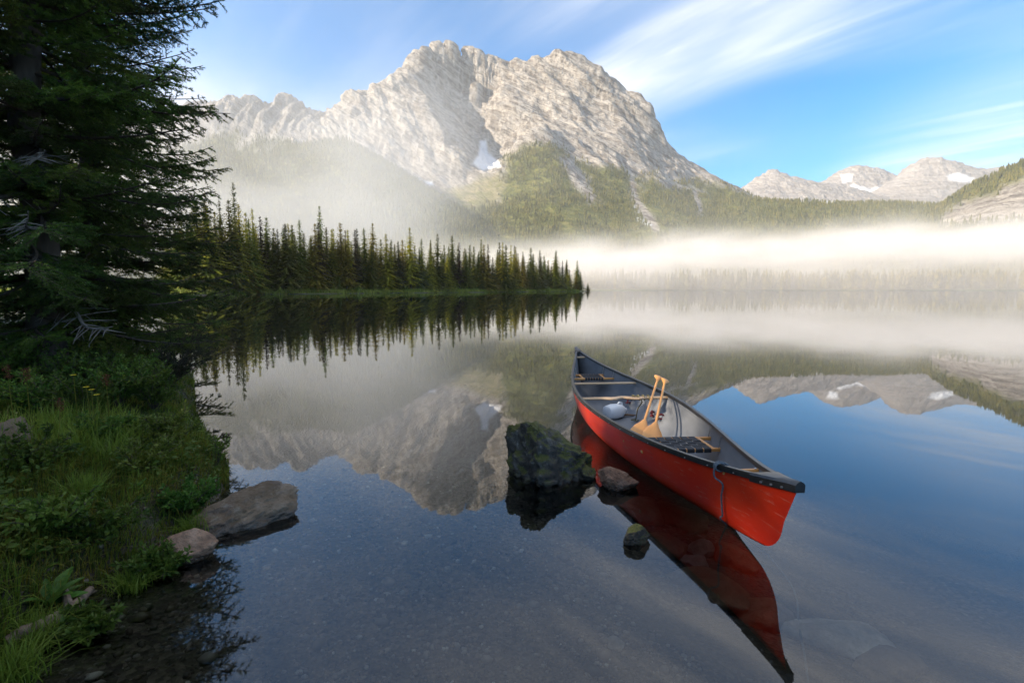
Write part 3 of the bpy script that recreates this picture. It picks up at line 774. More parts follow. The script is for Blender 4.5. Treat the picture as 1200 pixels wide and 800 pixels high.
def profile(px):            # tree tops along the forest edge: photo x -> photo y
    return np.interp(px, [200, 245, 262, 283, 296, 312, 345, 375, 388, 420, 460, 500, 545, 590, 640, 660, 672, 684], [255, 246, 262, 250, 268, 256, 268, 272, 270, 272, 282, 288, 291, 294, 300, 306, 315, 324])
inland = np.array([-(FOREST_B - FOREST_A)[1], (FOREST_B - FOREST_A)[0]]); inland /= np.linalg.norm(inland)
gT = np.random.default_rng(77)
n_tree = 0
def plant(pxs, back, jitter, hmul, weights, where):
    for px in pxs:
        px = px + gT.uniform(-jitter, jitter)
        # intersect the line of sight with the shore line moved inland
        a = FOREST_A + inland * (back + gT.uniform(-2, 5)); d = FOREST_B - FOREST_A; t = (px - 600) / 597.0
        k = (t * a[1] - a[0]) / (d[0] - t * d[1]); p = a + d * k
        top = profile(px) + gT.normal(0, 6.5) + (gT.random() < .16) * -9
        h = (338.5 - top) / 600 * p[1] * hmul + 1.2
        kind = gT.choice(6, p=weights)
        spruce(px, p[1], kind, h, kinds[kind][3] + where, pos=(p[0], p[1]))
plant(np.concatenate([np.arange(212, 380, 7.0), np.arange(380, 540, 5.6), np.arange(540, 684, 4.3)]), 5, 3, 1.0, [.26, .24, .2, .14, .11, .05], ' at the grassy edge of the forest')
plant(np.concatenate([np.arange(206, 380, 8), np.arange(380, 540, 7.0), np.arange(540, 676, 6)]), 13, 4, .86, [.26, .2, .24, .16, .1, .04], ' behind the edge trees')
plant(np.concatenate([np.arange(206, 400, 10), np.arange(400, 660, 9)]), 21, 4, .70, [.3, .2, .24, .16, .1, 0], ' low in the back of the forest')
# young trees along the shore
for px, top in ((232, 318), (247, 304), (287, 302), (301, 306), (352, 318), (400, 322), (437, 326), (470, 322), (508, 326), (548, 325), (585, 327), (622, 328), (655, 330), (688, 331)):
    a = FOREST_A + inland * 3.0; d = FOREST_B - FOREST_A; t = (px - 600) / 597.0; k = (t * a[1] - a[0]) / (d[0] - t * d[1]); p = a + d * k
    spruce(px, p[1], int(gT.integers(0, 3)), (341 - top) / 600 * p[1], 'young small spruce at the grassy edge of the lakeside forest', 'young spruces at the forest edge', (p[0], p[1]), 1.35)
# trees that stand out by themselves
for px, top, back, kind, lab in ((283, 217, 12, 4, 'tallest grey-green spruce towering over the lakeside forest'),
                                 (266, 236, 8, 4, 'thin dark spire-like spruce beside the tallest one'),
                                 (250, 228, 14, 3, 'tall golden spruce behind the foreground branches at the lake'),
                                 (380, 243, 10, 1, 'tall slim spruce standing above its neighbours mid forest'),
                                 (303, 246, 10, 2, 'broad golden-green twin of spruces beside the tallest one')):
    a = FOREST_A + inland * back; d = FOREST_B - FOREST_A; t = (px - 600) / 597.0; k = (t * a[1] - a[0]) / (d[0] - t * d[1]); p = a + d * k
    spruce(px, p[1], kind, (338.5 - top) / 600 * p[1] + .8, lab, TREE_GROUP, (p[0], p[1]), .8)
# unseen spruces added left of view as sun blockers for bank and canoe
gW = np.random.default_rng(12)
for i in range(44):
    d_ = gW.uniform(24, 74); c_ = gW.uniform(-16, 26)       # distance towards the sun, offset across it
    hx, hy = math.sin(R(SUN_AZ)), math.cos(R(SUN_AZ)); x, y = 1 + hx * d_ - hy * c_, 4.5 + hy * d_ + hx * c_
    if lake_sd(np.array([x]), np.array([y]))[0] < 3: continue
    spruce(0, 0, int(gW.integers(0, 2)), .445 * d_ + gW.uniform(2, 7), 'unseen spruce added left of view to shade the near bank', 'unseen spruces shading the near bank', (x, y), .87)

# bushes where the forest meets the marsh
kk = gT.uniform(-.05, 1.0, 260); P = FOREST_A[None] + (FOREST_B - FOREST_A)[None] * kk[:, None] + inland[None] * gT.uniform(1.5, 7, 260)[:, None]
pos = np.column_stack([P, ground_z(P[:, 0], P[:, 1]) - .1])
scatter_wood('shore_bushes', pos, gT.uniform(.8, 2.6, 260), wood_mat('shore_bush_leaves', (.05, .07, .012), (.12, .15, .024), (.22, .22, .04)), 'low bushes along the foot of the lakeside forest', 'bushes', 5, 8, .45, seed=15)
# grass strip along the forest shore
def blades(name, P, H, W, mat, seed, lean=.5, label=None, cat='grass', parent=None, kind='stuff', segs=2, dirs=None):
    g = np.random.default_rng(seed); N = len(P); a = g.uniform(0, 6.28, N); la = g.uniform(0, 6.28, N) if dirs is None else dirs + g.normal(0, .7, N)
    H = np.broadcast_to(H, N); W = np.broadcast_to(W, N); ln = np.abs(g.normal(0, lean, N)) * H
    sx, sy = np.cos(a) * W / 2, np.sin(a) * W / 2; lx, ly = np.cos(la) * ln, np.sin(la) * ln
    z0 = np.zeros(N); rows = []
    for s, w in ((0, 1), (.45, .85), (.8, .5)):
        c = np.stack([P[:, 0] + lx * s * s, P[:, 1] + ly * s * s, P[:, 2] + H * s * (1 - .25 * s * (ln / (H + 1e-6)).clip(0, 1.6))], -1); o = np.stack([sx * w, sy * w, z0], -1)
        rows += [c - o, c + o]
    rows.append(np.stack([P[:, 0] + lx, P[:, 1] + ly, P[:, 2] + H * (1 - .35 * (ln / (H + 1e-6)).clip(0, 1.6))], -1))
    V = np.stack(rows, 1).reshape(-1, 3); b = np.arange(N)[:, None] * 7
    Q = np.concatenate([b + np.array([0, 1, 3, 2]), b + np.array([2, 3, 5, 4])]); T = b + np.array([4, 5, 6])
    o = link(name, mesh_np(name, V, tris=T, quads=Q), mat, parent)
    if label: tag(o, label, cat, kind=kind)
    elif kind: o['kind'] = kind
    return o
marsh = leafy('marsh_grass', (.16, .21, .03), (.32, .34, .07), .45, rnd=0, scale=.3, hue=0)
N = 26000
kk = gT.uniform(0, 1.02, N) ** .8; bk = gT.uniform(-1.2, 9, N); P = FOREST_A[None] - (FOREST_B - FOREST_A)[None] * .12 + (FOREST_B - FOREST_A)[None] * 1.12 * kk[:, None] + inland[None] * bk[:, None]
sd = lake_sd(P[:, 0], P[:, 1]); P = P[sd > -.6]
P = np.column_stack([P, np.maximum(ground_z(P[:, 0], P[:, 1]), -.05)])
blades('shore_grass', P, gT.uniform(.5, 1.3, len(P)), gT.uniform(.12, .3, len(P)), marsh, 9, .35, 'bright green marsh grass fringing the shore below the lakeside forest')

# ================================================================== OBJECTS
# ------------------------------------------------------------------ canoe
NEAR, FAR = Vector((1.343, 2.31, .487)), Vector((.945, 7.51, .535))
LEN = (NEAR - FAR).length; HL = LEN / 2
ax = (NEAR - FAR).normalized(); side = Vector((0, 0, 1)).cross(ax).normalized(); upv = ax.cross(side).normalized()
Z_END, Z_MID, BEAM, ROCK = .565, .385, .47, .12
C_MAT = Matrix((ax, side, upv)).transposed().to_4x4(); C_MAT.translation = (NEAR + FAR) / 2 - upv * Z_END
canoe = empty('canoe'); canoe.matrix_world = C_MAT
tag(canoe, 'red canoe with grey interior and black gunwales floating beside the mossy boulder', 'canoe')
def beam(q): return BEAM * max(0.0, 1 - abs(q) ** 1.8) ** 1.25
def sheer(q): return Z_MID + (Z_END - Z_MID) * abs(q) ** 3.3
def keel(q): return ROCK * abs(q) ** 4
def stem(h):
    return .865 + .095 * math.sqrt(max(0, 1 - (1 - min(h, .46) / .46) ** 2)) + (.04 * (h - .46) / .54 if h > .46 else 0)
TH = np.linspace(0, 1, 15)
def hull_pt(q, th, inset=0.0):
    """q: -1..1 along, th: 0 keel .. 1 gunwale"""
    e = abs(q) ** 3
    a = th * math.pi / 2
    w = math.sin(a) ** (.62 + .5 * e); h = 1 - math.cos(a) ** (.95 + .35 * e)
    h = h * (1 - e * .4) + th * e * .4
    b = max(0.0, beam(q) * w - inset); k = keel(q) + inset * 1.6
    return Vector((q * (HL - inset * 4) * stem(h), b, k + (sheer(q) - k) * h))
qs = [math.sin(x * math.pi / 2) for x in np.linspace(-1, 1, 61)]
def hull_mesh(name, inset, flip=False, thmax=1.0):
    V = []; ths = [t * thmax for t in TH]; row = list(reversed([(-1, t) for t in ths[1:]])) + [(1, t) for t in ths]
    for q in qs:
        for s, t in row:
            p = hull_pt(q, t, inset); V.append((p.x, s * p.y, p.z))
    Q = grid_quads(len(qs), len(row)); return mesh_np(name, V, quads=Q if flip else Q[:, ::-1], smooth=True)
m, n, l, b = new_mat('red_canoe_hull')
f = noise_tex(n, l, 3, 5); f2 = noise_tex(n, l, 60, 3, mscale=(.15, 1, 1))
c = ramp(n, l, f, [(.35, (.64, .026, .007)), (.7, (.76, .048, .012))])
sp_ = noise_tex(n, l, 130, 2); c = mixc(n, l, mrange(n, l, sp_, .71, .76, 0, .4), c, (.65, .45, .36))
c = mixc(n, l, mrange(n, l, f2, .62, .75, 0, .25), c, (.25, .03, .02))
scr = noise_tex(n, l, 1.0, 6, .7, .2, mscale=(3.0, 30, 55)); c = mixc(n, l, mrange(n, l, scr, .57, .66, 0, .5), c, (.62, .22, .15))
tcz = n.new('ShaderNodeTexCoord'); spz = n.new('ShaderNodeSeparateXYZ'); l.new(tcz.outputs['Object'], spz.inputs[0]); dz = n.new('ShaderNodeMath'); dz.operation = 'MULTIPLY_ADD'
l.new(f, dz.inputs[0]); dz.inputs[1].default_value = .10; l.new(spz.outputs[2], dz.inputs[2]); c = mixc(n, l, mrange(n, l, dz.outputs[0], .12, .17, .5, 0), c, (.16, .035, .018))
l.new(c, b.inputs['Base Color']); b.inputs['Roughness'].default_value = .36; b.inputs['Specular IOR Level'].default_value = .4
bump(n, l, b, f, .06, .02)
M_RED = m
M_GREY = basic('grey_canoe_lining', (.13, .14, .155), (.215, .228, .248), 5, .6, .15, .004, mscale=(.4, 1, 1))
M_BLACK = basic('black_vinyl', (.012, .012, .013), (.030, .030, .032), 12, .34, .2, .002, spec=.6)
M_ASH = basic('pale_ash_wood', (.42, .27, .15), (.60, .43, .27), 14, .42, .1, .002, mscale=(1, .06, 1))
M_HONEY = basic('honey_wood', (.46, .20, .055), (.66, .34, .11), 16, .4, .1, .002, mscale=(1, .1, 1))
M_PADDLE = basic('varnished_paddle_wood', (.60, .25, .055), (.76, .37, .11), 10, .32, .05, .002, mscale=(1, 1, .08), coat=.3)
M_WEB = basic('black_webbing', (.010, .011, .014), (.026, .028, .034), 60, .7, .5, .002)
M_METAL = basic('steel', (.45, .45, .44), (.6, .6, .58), 20, .3)
M_METAL.node_tree.nodes['Principled BSDF'].inputs['Metallic'].default_value = .9
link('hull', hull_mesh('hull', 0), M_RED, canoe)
link('lining', hull_mesh('lining', .007, True), M_GREY, canoe)
# gunwales: an outer and inner rail with a flat top on each side
for s in (-1, 1):
    rings = []
    for q in [math.sin(x * math.pi / 2) * .992 for x in np.linspace(-1, 1, 49)]:
        p = hull_pt(q, 1); y = max(p.y, .010); z = p.z; x = p.x
        prof = [(.012, -.022), (.014, .004), (.011, .012), (-.014, .012), (-.019, .004), (-.018, -.012), (-.009, -.014), (-.009, -.026)]
        rings.append([(x, s * max(y + a, .001), z + c) for a, c in (prof if s > 0 else prof[::-1])])
    mb = MB(); mb.loft(rings); g_ = mb.build('gunwale', M_BLACK, canoe)
    rv = MB()
    for x in np.arange(-2.2, 2.25, .2):
        p = hull_pt(x / HL, 1); rv.tube([(p.x, s * (p.y + .010), p.z - .012), (p.x, s * (p.y + .018), p.z - .012)], .0035, 6)
    rv.build('rivets', M_METAL, g_)['kind'] = 'stuff'
# deck plates
def deck(sgn, q0):
    mb = MB(); rings = []
    for i, q in enumerate(np.linspace(q0, .998, 9)):
        p = hull_pt(q, 1); y = p.y + .021; z = p.z + .014; x = sgn * (p.x + (.012 if i == 8 else 0))
        sag = .02 if i == 0 else 0
        y = max(y, .012)
        r = [(x, -y - .001, z - .046), (x, -y - .003, z - .010), (x, -y + .006, z + .002), (x - 0, 0, z + .010 - sag), (x, y - .006, z + .002), (x, y + .003, z - .010), (x, y + .001, z - .046), (x, y - .004, z - .046), (x, 0, z - (.012 if i < 5 else .045) - sag), (x, -y + .004, z - .046)]
        rings.append(r if sgn > 0 else r[::-1])
    mb.loft(rings); d = mb.build('deck_plate', M_BLACK, canoe)
    for q in np.linspace(q0 + .03, .97, 3):
        p = hull_pt(q, 1)
        for s in (-1, 1):
            k = MB(); k.tube([(sgn * p.x, s * (p.y + .019), p.z - .02), (sgn * p.x, s * (p.y + .029), p.z - .02)], .006, 8); k.build('screw', M_METAL, d)
deck(1, .89); deck(-1, .93)
def inner_y(x, z):
    q = x / HL; best = 0
    for t in np.linspace(0, 1, 40):
        p = hull_pt(q, t, .007)
        if p.z <= z: best = p.y
    return best
def crossbar(name, x, drop, w, h, mat, bow=0.0, yoke=False, parent=canoe):
    z = sheer(x / HL) - drop; Yh = inner_y(x, z) + .004; rings = []
    for t in np.linspace(-1, 1, 21):
        ww = w * (1 - .25 * (1 - abs(t)) ** 2); xx = x; zz = z
        if yoke:
            xx += .05 * math.exp(-((abs(t) - .28) / .16) ** 2) - .035 * math.exp(-(t / .13) ** 2); ww = w * (1 + .55 * math.exp(-((abs(t) - .26) / .2) ** 2)); zz += .008 * math.exp(-((abs(t) - .3) / .2) ** 2)
        c = .3
        rings.append([(xx + ww / 2 * a, t * Yh, zz + h / 2 * b_) for a, b_ in ((-1, -c), (-1, c), (-c - .3, 1), (c + .3, 1), (1, c), (1, -c), (c + .3, -1), (-c - .3, -1))])
    mb = MB(); mb.loft(rings); o = mb.build(name, mat, parent)
    for s in (-1, 1):
        k = MB(); k.tube([(x, s * (Yh - .03), z + h / 2 - .002), (x, s * (Yh - .03), z + h / 2 + .004)], .007, 8); k.build('bolt', M_METAL, o)
    return o
crossbar('yoke', -.20, .035, .052, .024, M_ASH, yoke=True)
crossbar('thwart', -.95, .035, .045, .022, M_ASH)
crossbar('carry_handle', 2.10, .030, .034, .026, M_HONEY)
crossbar('carry_handle', -2.28, .030, .034, .026, M_ASH)
def seat(x0, x1, drop):
    """webbed seat hung under the gunwales"""
    xm = (x0 + x1) / 2; z = sheer(xm / HL) - drop; s_ = MB()
    root = None; hw = min(inner_y(x0, z), inner_y(x1, z))
    for i, x in enumerate((x0, x1)):
        Yh = inner_y(x, z + .02) + .002; mb = MB()
        mb.box((x, 0, z), (.034, 2 * Yh, .024)); o = mb.build('seat_frame' if i == 0 else 'seat_rail', M_HONEY, canoe if i == 0 else root, False, .005)
        if i == 0: root = o
        for s in (-1, 1):
            k = MB(); k.tube([(x, s * (Yh - .03), z), (x, s * (beam(x / HL) - .022), sheer(x / HL) - .012)], .004, 6); k.build('hanger_bolt', M_METAL, root)
    wy = hw - .075
    for s in (-1, 1):
        mb = MB(); mb.box((xm, s * (wy + .018), z + .001), (x1 - x0 - .034, .026, .022)); mb.build('seat_rail', M_HONEY, root, False, .004)
    nw = 7
    for i in range(nw):         # straps across, wrapped over both bars
        y = -wy + (i + .5) * 2 * wy / nw; w = 2 * wy / nw * .86 / 2; q = .0195
        prof = [(x0 - q, z - .016), (x0 - q, z + .010), (x0 - .012, z + .0155), (xm, z + .012), (x1 + .012, z + .0155), (x1 + q, z + .010), (x1 + q, z - .016)]
        V = [(a, y + sy * w, c) for a, c in prof for sy in (-1, 1)]; F = [(2 * k, 2 * k + 1, 2 * k + 3, 2 * k + 2) for k in range(len(prof) - 1)]
        mb = MB(); mb.add(V, F); mb.build('webbing_strap', M_WEB, root, False)
    for i in range(5):
        x = x0 + .03 + (i + .5) * (x1 - x0 - .06) / 5; w = (x1 - x0 - .06) / 5 * .8
        mb = MB()
        for k in range(nw):     # over and under
            y = -wy + (k + .5) * 2 * wy / nw; mb.box((x, y, z + (.0155 if (k + i) % 2 else .009)), (w, 2 * wy / nw * .98, .0018))
        mb.build('webbing_strap', M_WEB, root, False)
seat(1.00, 1.27, .105)
seat(-1.72, -1.46, .105)
# dark lettering, too worn to read, on the left side near the far end
M_INK = basic('dark_lettering', (.07, .012, .010), (.12, .02, .014), 30, .5)
let = MB(); gl_ = np.random.default_rng(4); x = -1.42
def hull_out(x, th):
    p = hull_pt(x / HL / stem(th), th); return Vector((p.x, -p.y - .0022, p.z))
def stroke(xa, ta, xb, tb, w=.011):
    a, b_ = hull_out(xa, ta), hull_out(xb, tb); d = (b_ - a).normalized(); nrm = Vector((0, -1, -.25)).normalized(); sd_ = d.cross(nrm).normalized() * w
    let.add([a - sd_, a + sd_, b_ + sd_, b_ - sd_], [(0, 1, 2, 3), (3, 2, 1, 0)])
for glyph in ('bar', 'box', 'two', 'hook', 'two', 'box'):
    w = .07; t0, t1 = .62, .86
    stroke(x, t0, x, t1)
    if glyph in ('box', 'hook'): stroke(x, t0, x + w, t0)
    if glyph in ('box', 'two'): stroke(x + w, t0, x + w, t1)
    if glyph == 'box': stroke(x, t1, x + w, t1)
    if glyph == 'two': stroke(x, (t0 + t1) / 2, x + w, (t0 + t1) / 2)
    x += .125 if glyph != 'bar' else .06
let.build('lettering', M_INK, canoe, False)

# hole in the lake surface where the hull displaces it
def waterline():
    L_, R_ = [], []
    for q in np.linspace(-.985, .985, 81):
        prev = None
        for t in np.linspace(0, 1, 200):
            p = hull_pt(q, t, .0035); w = C_MAT @ p
            if w.z >= 0:
                if prev is None: break
                L_.append(C_MAT @ Vector((p.x, -p.y, p.z))); R_.append(w); break
            prev = p
    return [(v.x, v.y) for v in L_] + [(v.x, v.y) for v in reversed(R_)]
wl_pts = waterline()
bm = bmesh.new()
def loop(pts):
    vs = [bm.verts.new((x, y, 0)) for x, y in pts]
    for a, b_ in zip(vs, vs[1:] + vs[:1]): bm.edges.new((a, b_))
loop([(-200, -60), (1100, -60), (1100, 640), (-200, 640)]); loop(wl_pts)
bmesh.ops.triangle_fill(bm, use_beauty=True, use_dissolve=False, edges=bm.edges[:])
for f_ in bm.faces:
    if f_.normal.z < 0: f_.normal_flip()
wo = bpy.data.objects['lake_water']; wmat = wo.data.materials[0]
nm = bpy.data.meshes.new('lake_surface'); bm.to_mesh(nm); bm.free(); nm.materials.append(wmat); wo.data = nm

# ------------------------------------------------------------------ paddles
def paddle(grip, shoulder, label, roll=0.0):
    g, s = Vector(grip), Vector(shoulder); d = (s - g).normalized()
    o = empty('paddle'); zaxis = -d; face = Vector((0, -.75, .66)); y = (face - zaxis * face.dot(zaxis)).normalized(); x = y.cross(zaxis).normalized()
    M = Matrix((x, y, zaxis)).transposed().to_4x4() @ Matrix.Rotation(roll, 4, 'Z'); M.translation = s + d * .50; o.matrix_world = M
    tag(o, label, 'paddle', 'wooden paddles in the canoe')
    Ls = (s - g).length
    mb = MB(); rings = []
    for z, w, t in ((0, .045, .004), (.015, .07, .005), (.06, .092, .006), (.2, .10, .007), (.34, .094, .008), (.42, .07, .010), (.47, .040, .012), (.52, .020, .014)):
        rings.append([(w * math.cos(a), t * math.sin(a), z) for a in np.linspace(0, 2 * math.pi, 14, endpoint=False)])
    mb.loft(rings); mb.build('blade', M_PADDLE, o)
    mb = MB(); mb.tube([(0, 0, .45), (0, 0, .6), (0, 0, .5 + Ls * .6), (0, 0, .5 + Ls - .01)], [.012, .0122, .0115, .011], 10); mb.build('shaft', M_PADDLE, o)
    mb = MB(); rings = []; zt = .5 + Ls
    for z, w, t in ((-.06, .0135, .0135), (-.03, .022, .015), (-.012, .036, .015), (.004, .043, .014), (.016, .040, .011), (.022, .026, .006)):
        rings.append([(w * math.cos(a), t * math.sin(a), zt + z) for a in np.linspace(0, 2 * math.pi, 14, endpoint=False)])
    mb.loft(rings); mb.build('grip', M_PADDLE, o)
paddle((1.49, 5.15, .505), (1.20, 4.55, .200), 'wooden paddle leaning on the yoke, the one further from the right gunwale')
paddle((1.545, 5.10, .482), (1.29, 4.50, .190), 'wooden paddle leaning on the yoke, the one against the right gunwale', .15)

# ------------------------------------------------------------------ loose things in the canoe
def floor_pt(px, py):
    """first hit of the line of sight with the canoe's floor"""
    d = Vector(ray(px, py)).normalized(); inv = C_MAT.inverted(); c = inv @ Vector((0, 0, CAM_H)); dl = inv.to_3x3() @ d
    best = None
    for k in np.linspace(3, 9, 600):
        p = c + dl * k; q = p.x / HL
        if abs(q) > .95: continue
        z = None
        for t in np.linspace(0, 1, 30):
            h = hull_pt(q, t, .007)
            if h.y >= abs(p.y): z = h.z; break
        if z is not None and p.z <= z + .004: return C_MAT @ p
    return C_MAT @ Vector((0, 0, .02))
M_WHITE = basic('white_plastic', (.70, .72, .74), (.80, .81, .82), 6, .45, .05, .003)
fb = floor_pt(721, 490)
bl = empty('bailer', fb, (0, 0, .5)); tag(bl, 'white plastic jug cut open as a bailer on the canoe floor', 'bailer')
mb = MB(); rings = []
for x, r, sq in ((-.13, .055, .8), (-.12, .075, .9), (-.04, .085, .95), (.05, .080, .9), (.10, .055, .7), (.125, .025, .6), (.15, .022, .6)):
    rings.append([(x, r * math.copysign(abs(math.cos(a)) ** .7, math.cos(a)), .082 + r * .95 * math.copysign(abs(math.sin(a)) ** .7, math.sin(a)) * (1 if math.sin(a) < 0 or x > -.06 else .9)) for a in np.linspace(0, 2 * math.pi, 16, endpoint=False)])
mb.loft(rings); mb.build('jug_body', M_WHITE, bl)
mb = MB(); mb.tube([(.10, 0, .115), (.085, 0, .165), (.05, 0, .175), (.03, 0, .155)], .011, 8); mb.build('handle', M_WHITE, bl)
M_STICK = basic('brown_stick', (.10, .055, .03), (.2, .12, .07), 12, .7)
a_, b_ = floor_pt(727, 489), floor_pt(742, 488)
sk = MB(); sk.tube([a_ + Vector((0, 0, .02)), a_.lerp(b_, .5) + Vector((0, .01, .025)), b_ + Vector((.05, 0, .012))], [.010, .012, .008], 6)
tag(sk.build('stick', M_STICK), 'short brown stick lying on the canoe floor by the bailer', 'stick')
M_REDSTRAP = basic('dark_red_strap', (.10, .008, .012), (.22, .02, .03), 30, .6)
for k, (px, py, rz, lab) in enumerate(((738, 472, .5, 'dark red strap loop on the canoe floor behind the bailer'), (764, 487, 1.2, 'dark red strap loop on the canoe floor between the two paddle shafts'), (774, 491, .3, 'dark red strap loop on the canoe floor right of the paddles'))):
    p = floor_pt(px, py); o = empty('strap_loop', p, (0, 0, rz)); tag(o, lab, 'strap')
    mb = MB(); mb.box((0, 0, .006), (.11, .035, .008)); mb.build('strap', M_REDSTRAP, o, False, .002)
    mb = MB(); mb.tube([(-.035, 0, .01), (-.02, .01, .04), (.01, 0, .05), (.04, -.01, .035), (.05, 0, .01)], .010, 6); mb.build('loop', M_REDSTRAP, o)
# cord knotted round the yoke, its end hanging to the floor
M_CORD = basic('olive_cord', (.10, .085, .04), (.22, .19, .09), 60, .8)
yk = C_MAT @ Vector((-.20, .17, sheer(-.2 / HL) - .02)); fl = floor_pt(745, 493)
mb = MB(); pts = [yk + Vector((-.09, -.03, .012)), yk + Vector((-.04, -.05, .015)), yk + Vector((0, -.055, -.015)), yk + Vector((.02, -.03, -.05)), yk.lerp(fl, .5), fl + Vector((0, 0, .012))]
mb.tube(pts, .006, 6)
for k in range(4):
    c = yk + Vector((-.07 + .05 * k, 0, -.012)); mb.tube([c + Vector((.004 * q, math.cos(q) * .036, math.sin(q) * .026)) for q in np.linspace(0, 6.4, 13)], .006, 6)
mb.tube([fl + Vector((.03, 0, .012)), fl + Vector((0, -.04, .012)), fl + Vector((-.05, 0, .012)), fl + Vector((-.01, .03, .014)), fl + Vector((0, 0, .012))], .006, 6)
tag(mb.build('cord', M_CORD), 'olive cord knotted round the yoke and hanging to the canoe floor', 'cord')

# mooring rope from the near carry handle over the gunwale and down into the water
M_ROPE = basic('blue_grey_rope', (.05, .07, .09), (.15, .18, .21), 90, .8, .6, .003)
xh = 2.08; p1 = hull_pt(xh / HL, 1); zt = p1.z
loc = [(xh + .02, -.02, zt - .045), (xh + .03, -.05, zt - .012), (xh + .01, -p1.y + .02, zt + .022), (xh, -p1.y - .005, zt + .024), (xh, -p1.y - .028, zt + .002), (xh + .002, -p1.y - .030, zt - .06)]
for t in (.80, .66, .52, .40, .28):
    p = hull_pt((xh + .01 + .05 * (1 - t)) / HL / stem(.7), t); loc.append((p.x + .0, -p.y - .014 - .01 * (1 - t), p.z))
W = [C_MAT @ Vector(q) for q in loc]
last = W[-1]
def bedz(x, y): return float(ground_z(np.array([x]), np.array([y]))[0])
under = []
for (px, py) in ((900, 650), (930, 690), (936, 730), (944, 775), (950, 830)):
    q = onz(px, py, -.3); z = bedz(q[0], q[1]); q = onz(px, py, z + .02); under.append(Vector(q))
mid = last.lerp(under[0], .5); mid.z = min(mid.z, -.12)
mb = MB(); mb.smooth_tube(W + [mid] + under, .0052, 8)
for q in (0, .018, .036):
    c = C_MAT @ Vector((xh + q * .6 - .01, -p1.y - .002, zt - .002)); mb.tube([c + side * (math.cos(a) * .030) + Vector((0, 0, math.sin(a) * .024)) for a in np.linspace(0, 6.4, 13)], .0052, 6)
tag(mb.build('mooring_rope', M_ROPE), 'blue-grey rope tied at the canoe handle hanging down into the water', 'rope')

# ------------------------------------------------------------------ rocks
def rock_mesh(name, seed, size, cuts=14, sub=6, rough=.05, round_=.0, top=None):
    g = np.random.default_rng(seed); bm = bmesh.new(); bmesh.ops.create_icosphere(bm, subdivisions=sub, radius=1.0)
    V = np.array([v.co for v in bm.verts]); F = [tuple(v.index for v in f.verts) for f in bm.faces]; bm.free()
    for _ in range(cuts):
        d = g.normal(size=3); d /= np.linalg.norm(d); h = g.uniform(.55, .85); k = V @ d
        V = V - np.outer(np.clip(k - h, 0, None) * (1 - round_), d)
    n_ = V / (np.linalg.norm(V, axis=1)[:, None] + 1e-9)
    V = V + n_ * (rough * 2.6 * fbm(V[:, 0] * 1.6 + seed, V[:, 1] * 1.6, V[:, 2] * 1.6, 3) + rough * 1.6 * fbm(V[:, 0] * 4, V[:, 1] * 4 + seed, V[:, 2] * 4, 5, .62, True))[:, None]
    V = V * np.array(size) / 2 / np.abs(V).max(0)
    if top is not None: V = top(V)
    return mesh_np(name, V, tris=np.array(F), smooth=True)
def stone_mat(name, c1, c2, c3, moss=0.0, mossc=(.035, .045, .010), scale=7, lichen=.0, wet=True):
    m, n, l, b = new_mat(name)
    tc = n.new('ShaderNodeTexCoord'); v = tc.outputs['Object']
    f = noise_tex(n, l, scale, 8, .62, .3, v); f2 = noise_tex(n, l, scale * 6, 6, .65, 0, v)
    c = ramp(n, l, f, [(.32, c1), (.5, c2), (.68, c3)])
    c = mixc(n, l, mrange(n, l, f2, .5, .72, 0, .6), c, c1)
    geo = n.new('ShaderNodeNewGeometry'); sx = n.new('ShaderNodeSeparateXYZ'); l.new(geo.outputs['Normal'], sx.inputs[0])
    if lichen:
        q = noise_tex(n, l, scale * 2.3, 5, .7, 0, v); c = mixc(n, l, mrange(n, l, q, .56, .66, 0, lichen), c, (.30, .30, .27))
    if moss:
        q = noise_tex(n, l, 5, 5, .6, 0, v); ad = n.new('ShaderNodeMath'); ad.operation = 'MULTIPLY_ADD'; l.new(sx.outputs[2], ad.inputs[0]); ad.inputs[1].default_value = .22; l.new(q, ad.inputs[2])
        c = mixc(n, l, mrange(n, l, ad.outputs[0], .53, .66, 0, moss), c, mossc)
    if wet:     # the rock is darker and shinier where the water has wetted it
        sp = n.new('ShaderNodeSeparateXYZ'); l.new(geo.outputs['Position'], sp.inputs[0]); wv = n.new('ShaderNodeMath'); wv.operation = 'MULTIPLY_ADD'
        l.new(f, wv.inputs[0]); wv.inputs[1].default_value = -.05; l.new(sp.outputs[2], wv.inputs[2]); k = mrange(n, l, wv.outputs[0], .0, .025)
        c = mixc(n, l, k, mixc(n, l, .65, c, (.012, .011, .009)), c); l.new(mrange(n, l, k, 0, 1, .25, .85), b.inputs['Roughness'])
    else: b.inputs['Roughness'].default_value = .85
    l.new(c, b.inputs['Base Color'])
    ad2 = n.new('ShaderNodeMath'); ad2.operation = 'ADD'; l.new(f, ad2.inputs[0]); l.new(f2, ad2.inputs[1]); bump(n, l, b, ad2.outputs[0], .8, .02)
    return m
S_MOSSY = stone_mat('dark_mossy_stone', (.018, .017, .014), (.05, .047, .040), (.12, .115, .10), .9, (.058, .066, .009), 7, .4)
S_GREY = stone_mat('brown_grey_stone', (.055, .040, .028), (.13, .10, .075), (.25, .21, .17), .45, (.09, .055, .018), 6, .35)
S_TAN = stone_mat('tan_stone', (.12, .07, .045), (.25, .155, .10), (.40, .28, .20), 0, scale=6)
S_BROWN = stone_mat('rust_brown_stone', (.08, .045, .03), (.19, .11, .07), (.30, .20, .14), 0, scale=8)
S_SUB = stone_mat('submerged_stone', (.075, .05, .032), (.15, .105, .07), (.25, .185, .13), 0, scale=4, wet=False)
S_PALE = stone_mat('pale_submerged_stone', (.16, .145, .135), (.29, .265, .25), (.44, .42, .40), 0, scale=5, wet=False)
